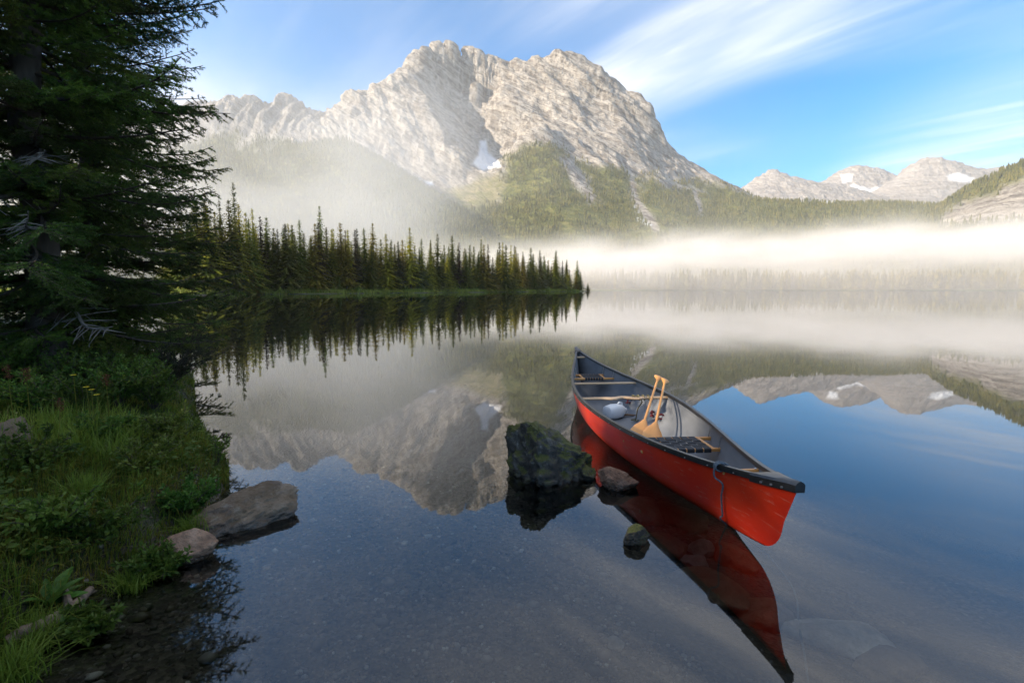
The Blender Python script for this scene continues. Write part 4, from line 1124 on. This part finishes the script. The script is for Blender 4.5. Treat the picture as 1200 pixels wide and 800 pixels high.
def rock(name, seed, size, pos, rot, mat, label, top=None, group=None, cuts=14, rough=.05, round_=0.0, sub=6, cat='rock'):
    o = link(name, rock_mesh(name, seed, size, cuts, sub, rough, round_, top), mat); o.location = pos; o.rotation_euler = rot
    return tag(o, label, cat, group)
def boulder_top(V):     # high on the left, falling to the right
    x = V[:, 0] / .3; V = V.copy(); up = V[:, 2] > 0
    V[:, 2] = np.where(up, V[:, 2] * (1.0 - .30 * np.clip(x + .25, -1, 1)), V[:, 2]); V[:, 0] -= .10 * np.clip(V[:, 2], 0, 1); return V
q = onz(645, 566); rock('mossy_boulder', 3, (.66, .54, .66), (q[0] + .025, q[1] + .20, .05), (0, .06, .3), S_MOSSY, 'big dark mossy boulder standing in the water left of the canoe', boulder_top, cuts=24, rough=.11)
q = onz(690, 562); rock('stone', 8, (.13, .12, .14), (q[0], q[1] + .04, .01), (0, 0, .4), S_MOSSY, 'little dark stone tucked against the right foot of the mossy boulder', cuts=16)
q = onz(727, 574); rock('stone', 12, (.31, .20, .22), (q[0], q[1] + .07, .035), (.1, .1, -.25), S_BROWN, 'rust-brown angular stone between the mossy boulder and the canoe', cuts=18, rough=.06)
q = onz(749, 638); rock('stone', 17, (.19, .13, .17), (q[0], q[1] + .04, .015), (0, -.1, .5), S_MOSSY, 'small dark stone by itself just breaking the water beside the canoe', cuts=16, rough=.07)
def slab_top(V):
    V = V.copy(); x = V[:, 0] / .33; V[:, 2] += np.where(V[:, 2] > -.05, .05 * x, 0); return V
q = onz(260, 622); rock('boulder', 21, (.74, .48, .34), (q[0] + .0, q[1] + .16, -.018), (-.06, -.06, .45), S_GREY, 'large brown-grey lichened boulder at the edge of the grassy bank', slab_top, cuts=26, rough=.075)
q = onz(214, 658); rock('boulder', 33, (.30, .20, .22), (q[0] + .0, q[1] + .05, .045), (0, .12, -.1), S_TAN, 'small tan boulder in front of the large lichened one', cuts=18, rough=.035, round_=.25)
q = at(2, 520, 3.3); rock('boulder', 44, (.36, .40, .34), (q[0] - .06, q[1] + .1, q[2] - .03), (0, 0, .3), S_GREY, 'grey boulder half hidden in the grass high on the bank', cuts=16)
def sunk(px, py, seed, size, rz, mat, label, lift=.0):
    q = onz(px, py, -.3)
    for _ in range(4): q = onz(px, py, bedz(q[0], q[1]) + size[2] * .25)
    rock('submerged_stone', seed, size, (q[0], q[1], bedz(q[0], q[1]) + size[2] * .12 + lift), (0, 0, rz), mat, label, None, None, 16, .04, .1, 4)
sunk(745, 596, 51, (.55, .40, .24), .3, S_SUB, 'broad brown stone under water by the rust-brown stone')
sunk(793, 604, 52, (.50, .34, .20), -.5, S_SUB, 'long dark brown stone under water below the middle of the canoe')
sunk(822, 641, 53, (.20, .15, .16), .2, S_PALE, 'pale grey stone under water below the rope end of the canoe')
sunk(815, 658, 54, (.22, .12, .12), -.3, S_PALE, 'whitish flat stone under water next to the pale grey one')
sunk(836, 690, 55, (.55, .40, .20), -.55, S_SUB, 'large angular brown slab under water in the canoe reflection')
sunk(893, 715, 56, (.34, .28, .18), .4, S_SUB, 'brown block under water near the sunken mooring rope')
sunk(860, 650, 57, (.36, .25, .18), -.8, S_SUB, 'dark brown stone under water against the large slab')
sunk(775, 640, 58, (.42, .30, .16), .7, S_SUB, 'flat brown stone under water behind the small lone stone')
sunk(985, 745, 59, (.62, .34, .17), -.35, S_PALE, 'wide pale slab under water to the right of the sunken rope')
sunk(1040, 775, 60, (.34, .26, .15), .5, S_SUB, 'brown stone under water at the end of the wide pale slab')
sunk(722, 752, 61, (.10, .08, .07), .5, S_PALE, 'lone pale cobble under water on the gravel in front of the canoe')

# gravel on the shallow lake bed
gp = np.random.default_rng(90); N = 15000
ang_ = gp.uniform(-.95, .95, N); rr_ = 1.3 + 3.2 * gp.random(N) ** 1.4; X = rr_ * np.sin(ang_); Y = rr_ * np.cos(ang_)
sd_ = lake_sd(X, Y); ok = (sd_ < .12) & (sd_ > -2.6); X, Y = X[ok], Y[ok]
bm = bmesh.new(); bmesh.ops.create_icosphere(bm, subdivisions=1, radius=1.0); PV = np.array([v.co for v in bm.verts]); PT = np.array([[v.index for v in f.verts] for f in bm.faces]); bm.free()
S = np.exp(gp.normal(math.log(.0085), .55, len(X))).clip(.004, .045)
PP = PV[None] * (1 + gp.uniform(-.28, .28, (len(X), len(PV), 1))) * (S[:, None] * np.stack([np.ones(len(X)), gp.uniform(.6, 1, len(X)), gp.uniform(.4, .75, len(X))], 1))[:, None, :]
aa = gp.uniform(0, 6.28, len(X)); c_, s_ = np.cos(aa)[:, None], np.sin(aa)[:, None]
PP = np.stack([PP[..., 0] * c_ - PP[..., 1] * s_, PP[..., 0] * s_ + PP[..., 1] * c_, PP[..., 2]], -1) + np.stack([X, Y, ground_z(X, Y) + S * .15], -1)[:, None, :]
me = mesh_np('gravel', PP.reshape(-1, 3), tris=(PT[None] + (np.arange(len(X)) * len(PV))[:, None, None]).reshape(-1, 3), smooth=True)
m, n, l, b = new_mat('gravel_stones')
at2 = n.new('ShaderNodeAttribute'); at2.attribute_name = 'tone'
l.new(ramp(n, l, at2.outputs['Fac'], [(0, (.02, .017, .014)), (.35, (.06, .05, .04)), (.6, (.11, .085, .06)), (.8, (.15, .14, .13)), (.96, (.22, .2, .18)), (1, (.45, .44, .42))]), b.inputs['Base Color']); b.inputs['Roughness'].default_value = .55
attr_f(me, 'tone', np.repeat(gp.random(len(X)), len(PV)))
tag(link('gravel', me, m), 'dark mixed gravel on the shallow lake bed by the bank', 'gravel', kind='stuff')

# ------------------------------------------------------------------ foreground spruces with built branches
M_TWIG = basic('spruce_twig_bark', (.030, .022, .016), (.085, .065, .05), 20, .9, .5, .005)
M_DEAD = basic('grey_dead_wood', (.09, .08, .07), (.2, .185, .17), 15, .9, .4, .004)
N_SPR = [leafy('near_spruce_needles', (.032, .064, .013), (.10, .15, .024), .32, .5, 2.5, .35),
         leafy('near_spruce_young_needles', (.055, .10, .012), (.15, .20, .028), .35, .5, 2.5, .3)]
def limb(seed, L=2.0, dead=False):
    """one spruce limb along +x: wood mesh and needle mesh"""
    g = np.random.default_rng(seed); mb = MB(); NP, ND = [], []
    def spine(s): return np.array([L * s, .10 * L * (pnoise(s * 1.7, seed, .5)), L * (-.20 * s - .10 * s * s + .24 * s ** 3)])
    pts = [spine(s) for s in np.linspace(0, 1, 12)]
    mb.tube(pts, [.022 * (1 - .9 * i / 11) + .002 for i in range(12)], 5)
    def needles(a, b, dens):
        d = b - a; ln = np.linalg.norm(d); k = max(2, int(ln * dens)); t = g.random((k, 1)); NP.append(a + d * t); u = d / (ln + 1e-9)
        r = g.normal(size=(k, 3)); r -= (r @ u)[:, None] * u; r /= np.linalg.norm(r, axis=1)[:, None] + 1e-9; r[:, 2] += .25
        ND.append(r * .8 + u * .75)
    s = .10
    while s < .99:
        for sg in (-1, 1):
            if g.random() < (.6 if dead else .12): continue
            a = spine(s); f = 1 - s
            ln = L * (.06 + .27 * f ** .8) * g.uniform(.55, 1.15) * (.5 + .5 * min(1, s / .3)); th = g.uniform(.75, 1.15)
            d = np.array([math.cos(th), sg * math.sin(th), g.uniform(-.45, .15)]); d /= np.linalg.norm(d)
            b = a + d * ln + np.array([0, 0, -.10 * ln]); mb.tube([a, (a + b) / 2 + np.array([0, 0, .02 * ln]), b], [.006, .004, .0015], 3, cap=False)
            if not dead: needles(a + d * ln * .06, b, 330)
            for k in range(max(2, int(ln / .055))):
                t = g.uniform(.15, 1); c = a + (b - a) * t; sl = ln * (.5 - .32 * t) * g.uniform(.5, 1.2)
                e = d + np.array([0, 0, g.uniform(-.7, .25)]) + np.cross(d, [0, 0, 1]) * g.choice([-1, 1]) * g.uniform(.5, 1.1); e /= np.linalg.norm(e)
                q = c + e * sl
                if dead and g.random() < .8: continue
                mb.tube([c, q], [.003, .001], 3, cap=False)
                if not dead: needles(c, q, 340)
        s += g.uniform(.025, .05)
    wood_ = mb.mesh('branch')
    if dead: return wood_, None
    P = np.concatenate(NP); D = np.concatenate(ND); D /= np.linalg.norm(D, axis=1)[:, None]; k = len(P)
    w = np.cross(D, g.normal(size=(k, 3))); w /= np.linalg.norm(w, axis=1)[:, None] + 1e-9; ln = g.uniform(.020, .036, (k, 1))
    V = np.stack([P - w * .0034, P + w * .0034, P + D * ln], 1).reshape(-1, 3)
    return wood_, mesh_np('foliage', V, tris=np.arange(3 * k).reshape(-1, 3))
limbs = []
for i in range(5):
    w_, f_ = limb(200 + i); w_.materials.append(M_TWIG); f_.materials.append(N_SPR[1 if i == 3 else 0]); limbs.append((w_, f_))
dead_limbs = []
for i in range(2):
    w_, _ = limb(300 + i, 1.4, True); w_.materials.append(M_DEAD); dead_limbs.append(w_)
def near_spruce(x, y, h, reach, seed, label, whorl=.24, per=7, low=.35, zdead=(), only=None):
    g = np.random.default_rng(seed); z0 = float(ground_z(np.array([x]), np.array([y]))[0])
    o = empty('spruce_tree', (x, y, z0 - .1)); tag(o, label, 'tree')
    mb = MB(); kn = 14; px = [(g.normal(0, .03), g.normal(0, .03), h * i / kn) for i in range(kn + 1)]
    mb.tube(px, [.17 * (1 - .95 * i / kn) + (.05 if i == 0 else 0) for i in range(kn + 1)], 12); mb.build('trunk', bark, o)
    z = low
    while z < h * .97:
        f = z / h; r = reach * (1 - f) ** .7 * min(1, .75 + .9 * f); a0 = g.uniform(0, 6.28)
        for k in range(per):
            a = a0 + 2 * math.pi * (k + g.uniform(-.3, .3)) / per
            if only is not None and not only(a, z): continue
            w_, fo = limbs[int(g.integers(0, 5))]; s = max(.12, r / 2.0 * g.uniform(.7, 1.18))
            b = link('branch', w_, None, o); b.location = (0, 0, z + g.uniform(-.08, .08)); b.scale = (s, s * g.uniform(.8, 1.2), s)
            b.rotation_euler = (g.uniform(-.35, .35), g.uniform(-.12, .25) - .5 * f, a)
            link('foliage', fo, None, b)
        z += whorl * g.uniform(.8, 1.2)
    for (zz, a, s) in zdead:
        b = link('dead_branch', dead_limbs[int(g.integers(0, 2))], None, o); b.location = (0, 0, zz); b.scale = (s, s, s); b.rotation_euler = (g.uniform(-.5, .5), g.uniform(-.2, .4), a)
    return o
near_spruce(-5.1, 5.6, 13.5, 2.25, 5, 'big dark foreground spruce with drooping limbs overhanging the bank', zdead=((1.9, -.9, 1.1), (2.3, -1.2, 1.2), (1.2, -.6, 1.2), (2.7, -.8, 1.0)))
near_spruce(-6.4, 4.6, 11.0, 2.0, 6, 'second dark spruce pressed close to the left side of the big foreground spruce', whorl=.22, zdead=((1.6, -.6, .7),))
near_spruce(-6.6, 8.2, 12.0, 2.3, 8, 'third dark spruce on the bank behind the big foreground spruce', whorl=.24)

# ------------------------------------------------------------------ bank vegetation
G_FRESH = leafy('fresh_grass', (.085, .145, .016), (.20, .265, .038), .42, .5, 3, 0, 0)
G_OLIVE = leafy('olive_grass', (.09, .095, .012), (.22, .20, .034), .38, .55, 3, 0, 0)
G_DARK = leafy('dark_green_grass', (.028, .05, .009), (.075, .105, .018), .3, .55, 3, 0, 0)  # darker green blades for the undergrowth
G_STRAW = leafy('straw_grass', (.14, .10, .04), (.26, .20, .09), .3, .6, 3, 0, 0)
gb = np.random.default_rng(321)
def bank_pts(N, sd0=-.04, sd1=6.0, y0=.9, y1=9.5):
    Y = y0 + (y1 - y0) * gb.random(N) ** 1.25; X = -Y * gb.uniform(.30, 1.18, N) - .2
    sd = lake_sd(X, Y); k = (sd > sd0) & (sd < sd1) & (X < -.9); X, Y = X[k], Y[k]
    return np.column_stack([X, Y, np.maximum(ground_z(X, Y), .0) - .01])
def tuft(P, lo, hi, f=1.6, seed=0):
    k = fbm(P[:, 0] * f, P[:, 1] * f, seed + .5, 3); return P[(k > lo) & (k < hi)], k
P = bank_pts(70000); k0 = fbm(P[:, 0] * 2.6, P[:, 1] * 2.6, 1.5, 3); P, k0 = P[k0 > -.08], k0[k0 > -.08]; blades('bank_grass', P, gb.uniform(.03, .11, len(P)) * (1 + 2.2 * k0.clip(0, .6)), gb.uniform(.003, .007, len(P)), G_FRESH, 31, .6, 'fresh green grass covering the near bank', dirs=np.full(len(P), -.4))
P = bank_pts(60000); P, _ = tuft(P, -.02, 9, 1.5, 5); blades('dry_bank_grass', P, gb.uniform(.05, .15, len(P)), gb.uniform(.003, .006, len(P)), G_OLIVE, 32, .8, 'olive and yellowing grass in patches on the near bank', dirs=np.full(len(P), -.6))
P = bank_pts(70000); blades('undergrowth', P, gb.uniform(.03, .10, len(P)), gb.uniform(.004, .009, len(P)), G_DARK, 33, .7, 'short dark undergrowth between the grass on the near bank')
P = bank_pts(1600, .05); P, _ = tuft(P, 0, 9, 1.0, 9); blades('straw', P, gb.uniform(.10, .28, len(P)), gb.uniform(.003, .005, len(P)), G_STRAW, 34, .9, 'pale dry straws standing and fallen among the bank grass')
P = bank_pts(16000, .5, 3.2, 3.2, 7.5); P, _ = tuft(P, .0, 9, 1.3, 12); blades('tall_grass', P, gb.uniform(.14, .32, len(P)), gb.uniform(.004, .008, len(P)), G_FRESH, 35, .45, 'tall grass in clumps at the back of the near bank')
# herb layer: small round leaves
def leaf_cloud(name, P, D, size, mat, parent=None, ratio=.5):
    k = len(P); g = np.random.default_rng(len(P)); D = D / (np.linalg.norm(D, axis=1)[:, None] + 1e-9); w = np.cross(D, g.normal(size=(k, 3))); w /= np.linalg.norm(w, axis=1)[:, None] + 1e-9
    s = np.broadcast_to(size, k)[:, None]; nn = np.cross(w, D)
    V = np.stack([P, P + D * s * .45 + w * s * ratio * .5 + nn * s * .06, P + D * s, P + D * s * .45 - w * s * ratio * .5 + nn * s * .06], 1).reshape(-1, 3); b = np.arange(k)[:, None] * 4
    return link(name, mesh_np(name, V, tris=np.concatenate([b + np.array([0, 1, 2]), b + np.array([0, 2, 3])])), mat, parent)
L_HERB = leafy('herb_leaves', (.04, .085, .012), (.11, .175, .026), .4, .5, 5, .2)
L_WILLOW = leafy('willow_leaves', (.07, .115, .015), (.16, .215, .035), .4, .5, 6, .15)
L_DARKB = leafy('dark_bush_leaves', (.012, .018, .007), (.035, .042, .014), .15, .6, 6, .15)
P = bank_pts(42000, .0); P, _ = tuft(P, -.05, 9, 1.7, 21); P[:, 2] += gb.uniform(.02, .13, len(P))
tag(leaf_cloud('ground_herbs', P, gb.normal(size=P.shape) * np.array([1, 1, .3]) + np.array([0, 0, .35]), gb.uniform(.016, .045, len(P)), L_HERB, ratio=.6), 'low broad-leaved herbs mixed into the bank grass', 'herbs', kind='stuff')

def shrub(px, py, Yd, h, rad, seed, mat, label, leaf=.03, nst=14, lean=(0, 0, 0), nleaf=70, wood=M_TWIG, name='shrub', pos=None, cat='shrub', group=None, ratio=.5):
    g = np.random.default_rng(seed)
    if pos is None:
        q = at(px, py, Yd); pos = (q[0], q[1])
    z = max(float(ground_z(np.array([pos[0]]), np.array([pos[1]]))[0]), -.02)
    o = empty(name, (pos[0], pos[1], z - .02)); tag(o, label, cat, group); mb = MB(); LP, LD = [], []
    for i in range(nst):
        a = g.uniform(0, 6.28); tip = np.array([math.cos(a) * rad * g.uniform(.3, 1), math.sin(a) * rad * g.uniform(.3, 1), h * g.uniform(.55, 1.05)]) + np.array(lean) * g.uniform(.5, 1)
        mid = tip * np.array([.35, .35, .6]) + g.normal(0, .04, 3) * h; P3 = [np.zeros(3), mid, tip]
        cur = [P3[0] * (1 - t) ** 2 + 2 * P3[1] * t * (1 - t) + P3[2] * t * t for t in np.linspace(0, 1, 7)]
        mb.tube(cur, [.007 * h * (1 - .8 * k / 6) + .0015 for k in range(7)], 4)
        for k in range(nleaf // 12):
            t = g.uniform(.3, .95); c = P3[0] * (1 - t) ** 2 + 2 * P3[1] * t * (1 - t) + P3[2] * t * t
            d = g.normal(size=3); d[2] = abs(d[2]) * .5; d = d / np.linalg.norm(d) + (tip - mid) / np.linalg.norm(tip - mid) * .7; e = c + d * h * g.uniform(.08, .22); mb.tube([c, e], [.0025, .001], 3, cap=False)
            nn = 12; tt = g.random((nn, 1)); LP.append(c + (e - c) * tt); LD.append(d[None] * .6 + g.normal(size=(nn, 3)) * .7)
        nn = 10; tt = g.uniform(.55, 1, (nn, 1)); LP.append(P3[0] * (1 - tt) ** 2 + 2 * P3[1] * tt * (1 - tt) + P3[2] * tt * tt); LD.append((tip - mid)[None] / np.linalg.norm(tip - mid) * .6 + g.normal(size=(nn, 3)) * .6)
    mb.build('stems', wood, o); LP = np.concatenate(LP); LD = np.concatenate(LD)
    leaf_cloud('foliage', LP, LD, leaf * g.uniform(.6, 1.2, len(LP)), mat, o, ratio)
    return o
SG = 'leafy shrubs at the back of the bank'
for i, (px, Yd, h, r, sd_, mt, lab) in enumerate([
        (20, 5.0, .60, .40, 1, L_HERB, 'leafy green shrub below the big spruce at the very edge of its shade'), (75, 4.9, .55, .40, 2, L_HERB, 'bushy green shrub between the yellow flowers and the big spruce'),
        (120, 5.2, .55, .40, 3, L_WILLOW, 'light green willow shrub behind the yellow flowers'), (160, 5.2, .48, .36, 4, L_WILLOW, 'light green willow shrub beside the dark overhanging bush'),
        (180, 4.7, .42, .30, 5, L_HERB, 'low green shrub at the foot of the dark overhanging bush'), (140, 4.6, .38, .32, 6, L_HERB, 'low green shrub in front of the willow shrubs'),
        (55, 4.3, .40, .34, 7, L_HERB, 'round green shrub among the rusty flower stalks'), (100, 4.3, .36, .3, 9, L_HERB, 'small green shrub in the middle of the bank grass')]):
    shrub(px, 0, Yd, h, r, sd_, mt, lab, .034, 22, (0, 0, 0), 130, group=SG, pos=((px - 600) / 590 * Yd, Yd))
for i, (px, py, h, r, mt, lab) in enumerate([(215, 556, .22, .20, L_HERB, 'low leafy clump overhanging the water behind the large lichened boulder'), (178, 612, .16, .17, L_HERB, 'low leafy clump on the bank edge beside the small tan boulder'),
        (110, 600, .20, .22, L_HERB, 'low leafy clump in the middle of the bank grass'), (60, 610, .22, .22, L_WILLOW, 'light green leafy clump above the bright broad-leaved plant'), (165, 545, .24, .24, L_WILLOW, 'light green leafy clump in the yellowing grass on the bank'),
        (30, 560, .26, .24, L_HERB, 'leafy clump below the half hidden boulder'), (120, 520, .26, .26, L_HERB, 'leafy clump in front of the low green shrubs'), (195, 515, .26, .24, L_WILLOW, 'light green leafy clump at the foot of the dark twiggy bush'), (100, 660, .12, .15, L_HERB, 'tiny leafy clump at the gravel edge beside the bright broad-leaved plant')]):
    q = onz(px, py, .28); shrub(0, 0, 0, h, r, 60 + i, mt, lab, .030, 20, (.03, 0, 0), 110, group='low leafy clumps on the bank', pos=(q[0], q[1]), name='leafy_clump', cat='plant')
q = onz(196, 492); shrub(0, 0, 0, .55, .40, 15, L_DARKB, 'dark twiggy bush leaning out over the water from the bank', .022, 26, (.42, -.05, .02), 120, name='overhanging_bush', pos=(q[0] - .12, q[1] + .1))
q = onz(214, 470); shrub(0, 0, 0, .75, .36, 16, L_DARKB, 'upright dark bush at the water edge below the spruce limbs', .022, 20, (.22, 0, 0), 100, name='overhanging_bush', pos=(q[0] - .25, q[1] + .3))
q = onz(250, 560); shrub(0, 0, 0, .27, .12, 18, L_WILLOW, 'young willow sprig with light leaves rising at the bank edge', .034, 7, (.12, 0, .03), 40, name='willow_sprig', pos=(q[0] - .04, q[1] + .1), ratio=.32)
# broad-leaved plant with leaves of its own
def dock(pos, n, ln, seed, label, name='broadleaf_plant', mat=None):
    g = np.random.default_rng(seed); z = max(float(ground_z(np.array([pos[0]]), np.array([pos[1]]))[0]), 0)
    o = empty(name, (pos[0], pos[1], z)); tag(o, label, 'plant')
    V = []; Q = []; rows = 7
    for i in range(rows):
        s = i / (rows - 1); w = .15 * math.sin(math.pi * min(1, s * .93 + .05)) ** .8 + .008
        for c, up in ((-1, .05), (-.5, .012), (0, 0), (.5, .012), (1, .05)): V.append((s, c * w, .30 * s - .42 * s * s + up * math.sin(math.pi * s)))
    me = mesh_np('leaf', V, quads=grid_quads(rows, 5), smooth=True); me.materials.append(mat or L_DOCK)
    for i in range(n):
        b = link('leaf', me, None, o); s = ln * g.uniform(.6, 1.1); b.scale = (s, s, s); b.rotation_euler = (g.uniform(-.3, .3), -g.uniform(.25, 1.05), 2.4 * i + g.uniform(-.4, .4)); b.location = (0, 0, .01)
L_DOCK = leafy('dock_leaves', (.035, .095, .012), (.085, .17, .03), .35, .4, 9, .12, .01)
q = onz(52, 668, .2); dock((q[0], q[1]), 9, .17, 1, 'bright green broad-leaved plant low on the bank above the grass tuft')
q = onz(5, 585, .35); dock((q[0], q[1]), 8, .16, 2, 'broad-leaved plant in the grass below the half hidden boulder')
q = onz(160, 557, .3); dock((q[0], q[1]), 6, .09, 3, 'little broad-leaved plant in the yellowing grass on top of the bank')
q = onz(225, 556, .3); dock((q[0], q[1]), 7, .09, 4, 'little broad-leaved plant behind the large lichened boulder')
q = onz(35, 640, .25); dock((q[0], q[1]), 7, .10, 5, 'small broad-leaved plant just behind the bright green one')
# grass tufts
def tuft_thing(px, py, z, n, h, seed, label):
    g = np.random.default_rng(seed); q = onz(px, py, z); P = np.column_stack([g.normal(0, .035, n), g.normal(0, .035, n), np.zeros(n)])
    o = blades('grass_tuft', P, g.uniform(.6, 1.1, n) * h, g.uniform(.003, .006, n), G_FRESH, seed, .75, kind=None); o.location = (q[0], q[1], max(bedz(q[0], q[1]), 0) - .01)
    tag(o, label, 'grass', 'grass tufts on the bank')
tuft_thing(40, 722, .12, 420, .15, 41, 'thick bright grass tuft beside the driftwood root')
tuft_thing(12, 770, .1, 300, .17, 42, 'loose grass tuft below the driftwood root')
tuft_thing(150, 640, .2, 260, .12, 43, 'grass tuft hanging over the bank edge behind the small tan boulder')
tuft_thing(95, 560, .35, 320, .20, 44, 'tall grass tuft in the middle of the bank')
tuft_thing(225, 575, .25, 260, .14, 45, 'grass tuft against the large lichened boulder')
# flowers
M_YEL = leafy('yellow_petals', (.55, .42, .02), (.75, .62, .05), .3, .5, 5, 0, 0)
M_RUST = leafy('rusty_seed_heads', (.06, .016, .010), (.12, .035, .018), .15, .7, 9, .2, .01)
def flower(px, py, Yd, kind, seed, label):
    g = np.random.default_rng(seed); q = at(px, py, Yd); z = bedz(q[0], q[1]); h = max(.15, q[2] - z)
    o = empty('flower_stalk', (q[0], q[1], z - .01)); tag(o, label, 'flower', 'flower stalks on the bank')
    mb = MB(); bx, by = g.normal(0, .05, 2); mb.tube([(-bx, -by, 0), (-bx * .3, -by * .3, h * .5), (0, 0, h)], [.004, .003, .002], 5); mb.build('stem', G_OLIVE, o)
    if kind == 'y':
        for k in range(8):
            a = k * math.pi / 4; p = MB(); r = .016
            p.add([(0, 0, h), (r * math.cos(a - .3), r * math.sin(a - .3), h + .004), (1.5 * r * math.cos(a), 1.5 * r * math.sin(a), h + .002), (r * math.cos(a + .3), r * math.sin(a + .3), h + .004)], [(0, 1, 2, 3)]); p.build('petal', M_YEL, o, False)
    else:
        k = 130; P = np.column_stack([g.normal(0, .012, k), g.normal(0, .012, k), h + g.uniform(-.07, .02, k)]); leaf_cloud('seed_head', P, g.normal(size=(k, 3)) + np.array([0, 0, .6]), .011, M_RUST, o, .6)
for i, (px, py, Yd, kd, lab) in enumerate([(86, 438, 4.0, 'y', 'topmost yellow flower on the bank below the spruce limbs'), (101, 452, 3.9, 'y', 'yellow flower next to the topmost one'), (107, 455, 3.9, 'y', 'yellow flower touching its yellow neighbour on the bank'), (113, 461, 3.8, 'y', 'lowest yellow flower of the cluster on the bank'),
        (8, 430, 3.6, 'r', 'rusty flower head rising at the foot of the second spruce'), (30, 433, 3.6, 'r', 'rusty flower head on a bent stalk'),
        (124, 440, 4.0, 'r', 'orange-brown flower head between the willow shrubs'), (70, 468, 3.5, 'r', 'drooping rusty flower head low in the grass')]):
    flower(px, py, Yd, kd, 500 + i, lab)
# driftwood root at the water edge
M_DRIFT = basic('weathered_driftwood', (.07, .05, .038), (.22, .16, .12), 9, .8, .6, .01, mscale=(1, 3, 1))
A, B, C_, D_ = [Vector(onz(px, py, z)) for px, py, z in ((8, 752, .06), (45, 735, .06), (82, 715, .05), (106, 690, .03))]
mb = MB(); mb.tube([A, A.lerp(B, .5) + Vector((0, 0, .01)), B, B.lerp(C_, .5), C_, D_], [.024, .026, .028, .026, .022, .016], 10); E = Vector(onz(72, 680, .05)); mb.tube([C_, C_.lerp(E, .5) + Vector((0, 0, .02)), E], [.018, .014, .008], 8)
tag(mb.build('driftwood_root', M_DRIFT), 'bent brown driftwood root lying between grass and gravel', 'driftwood')
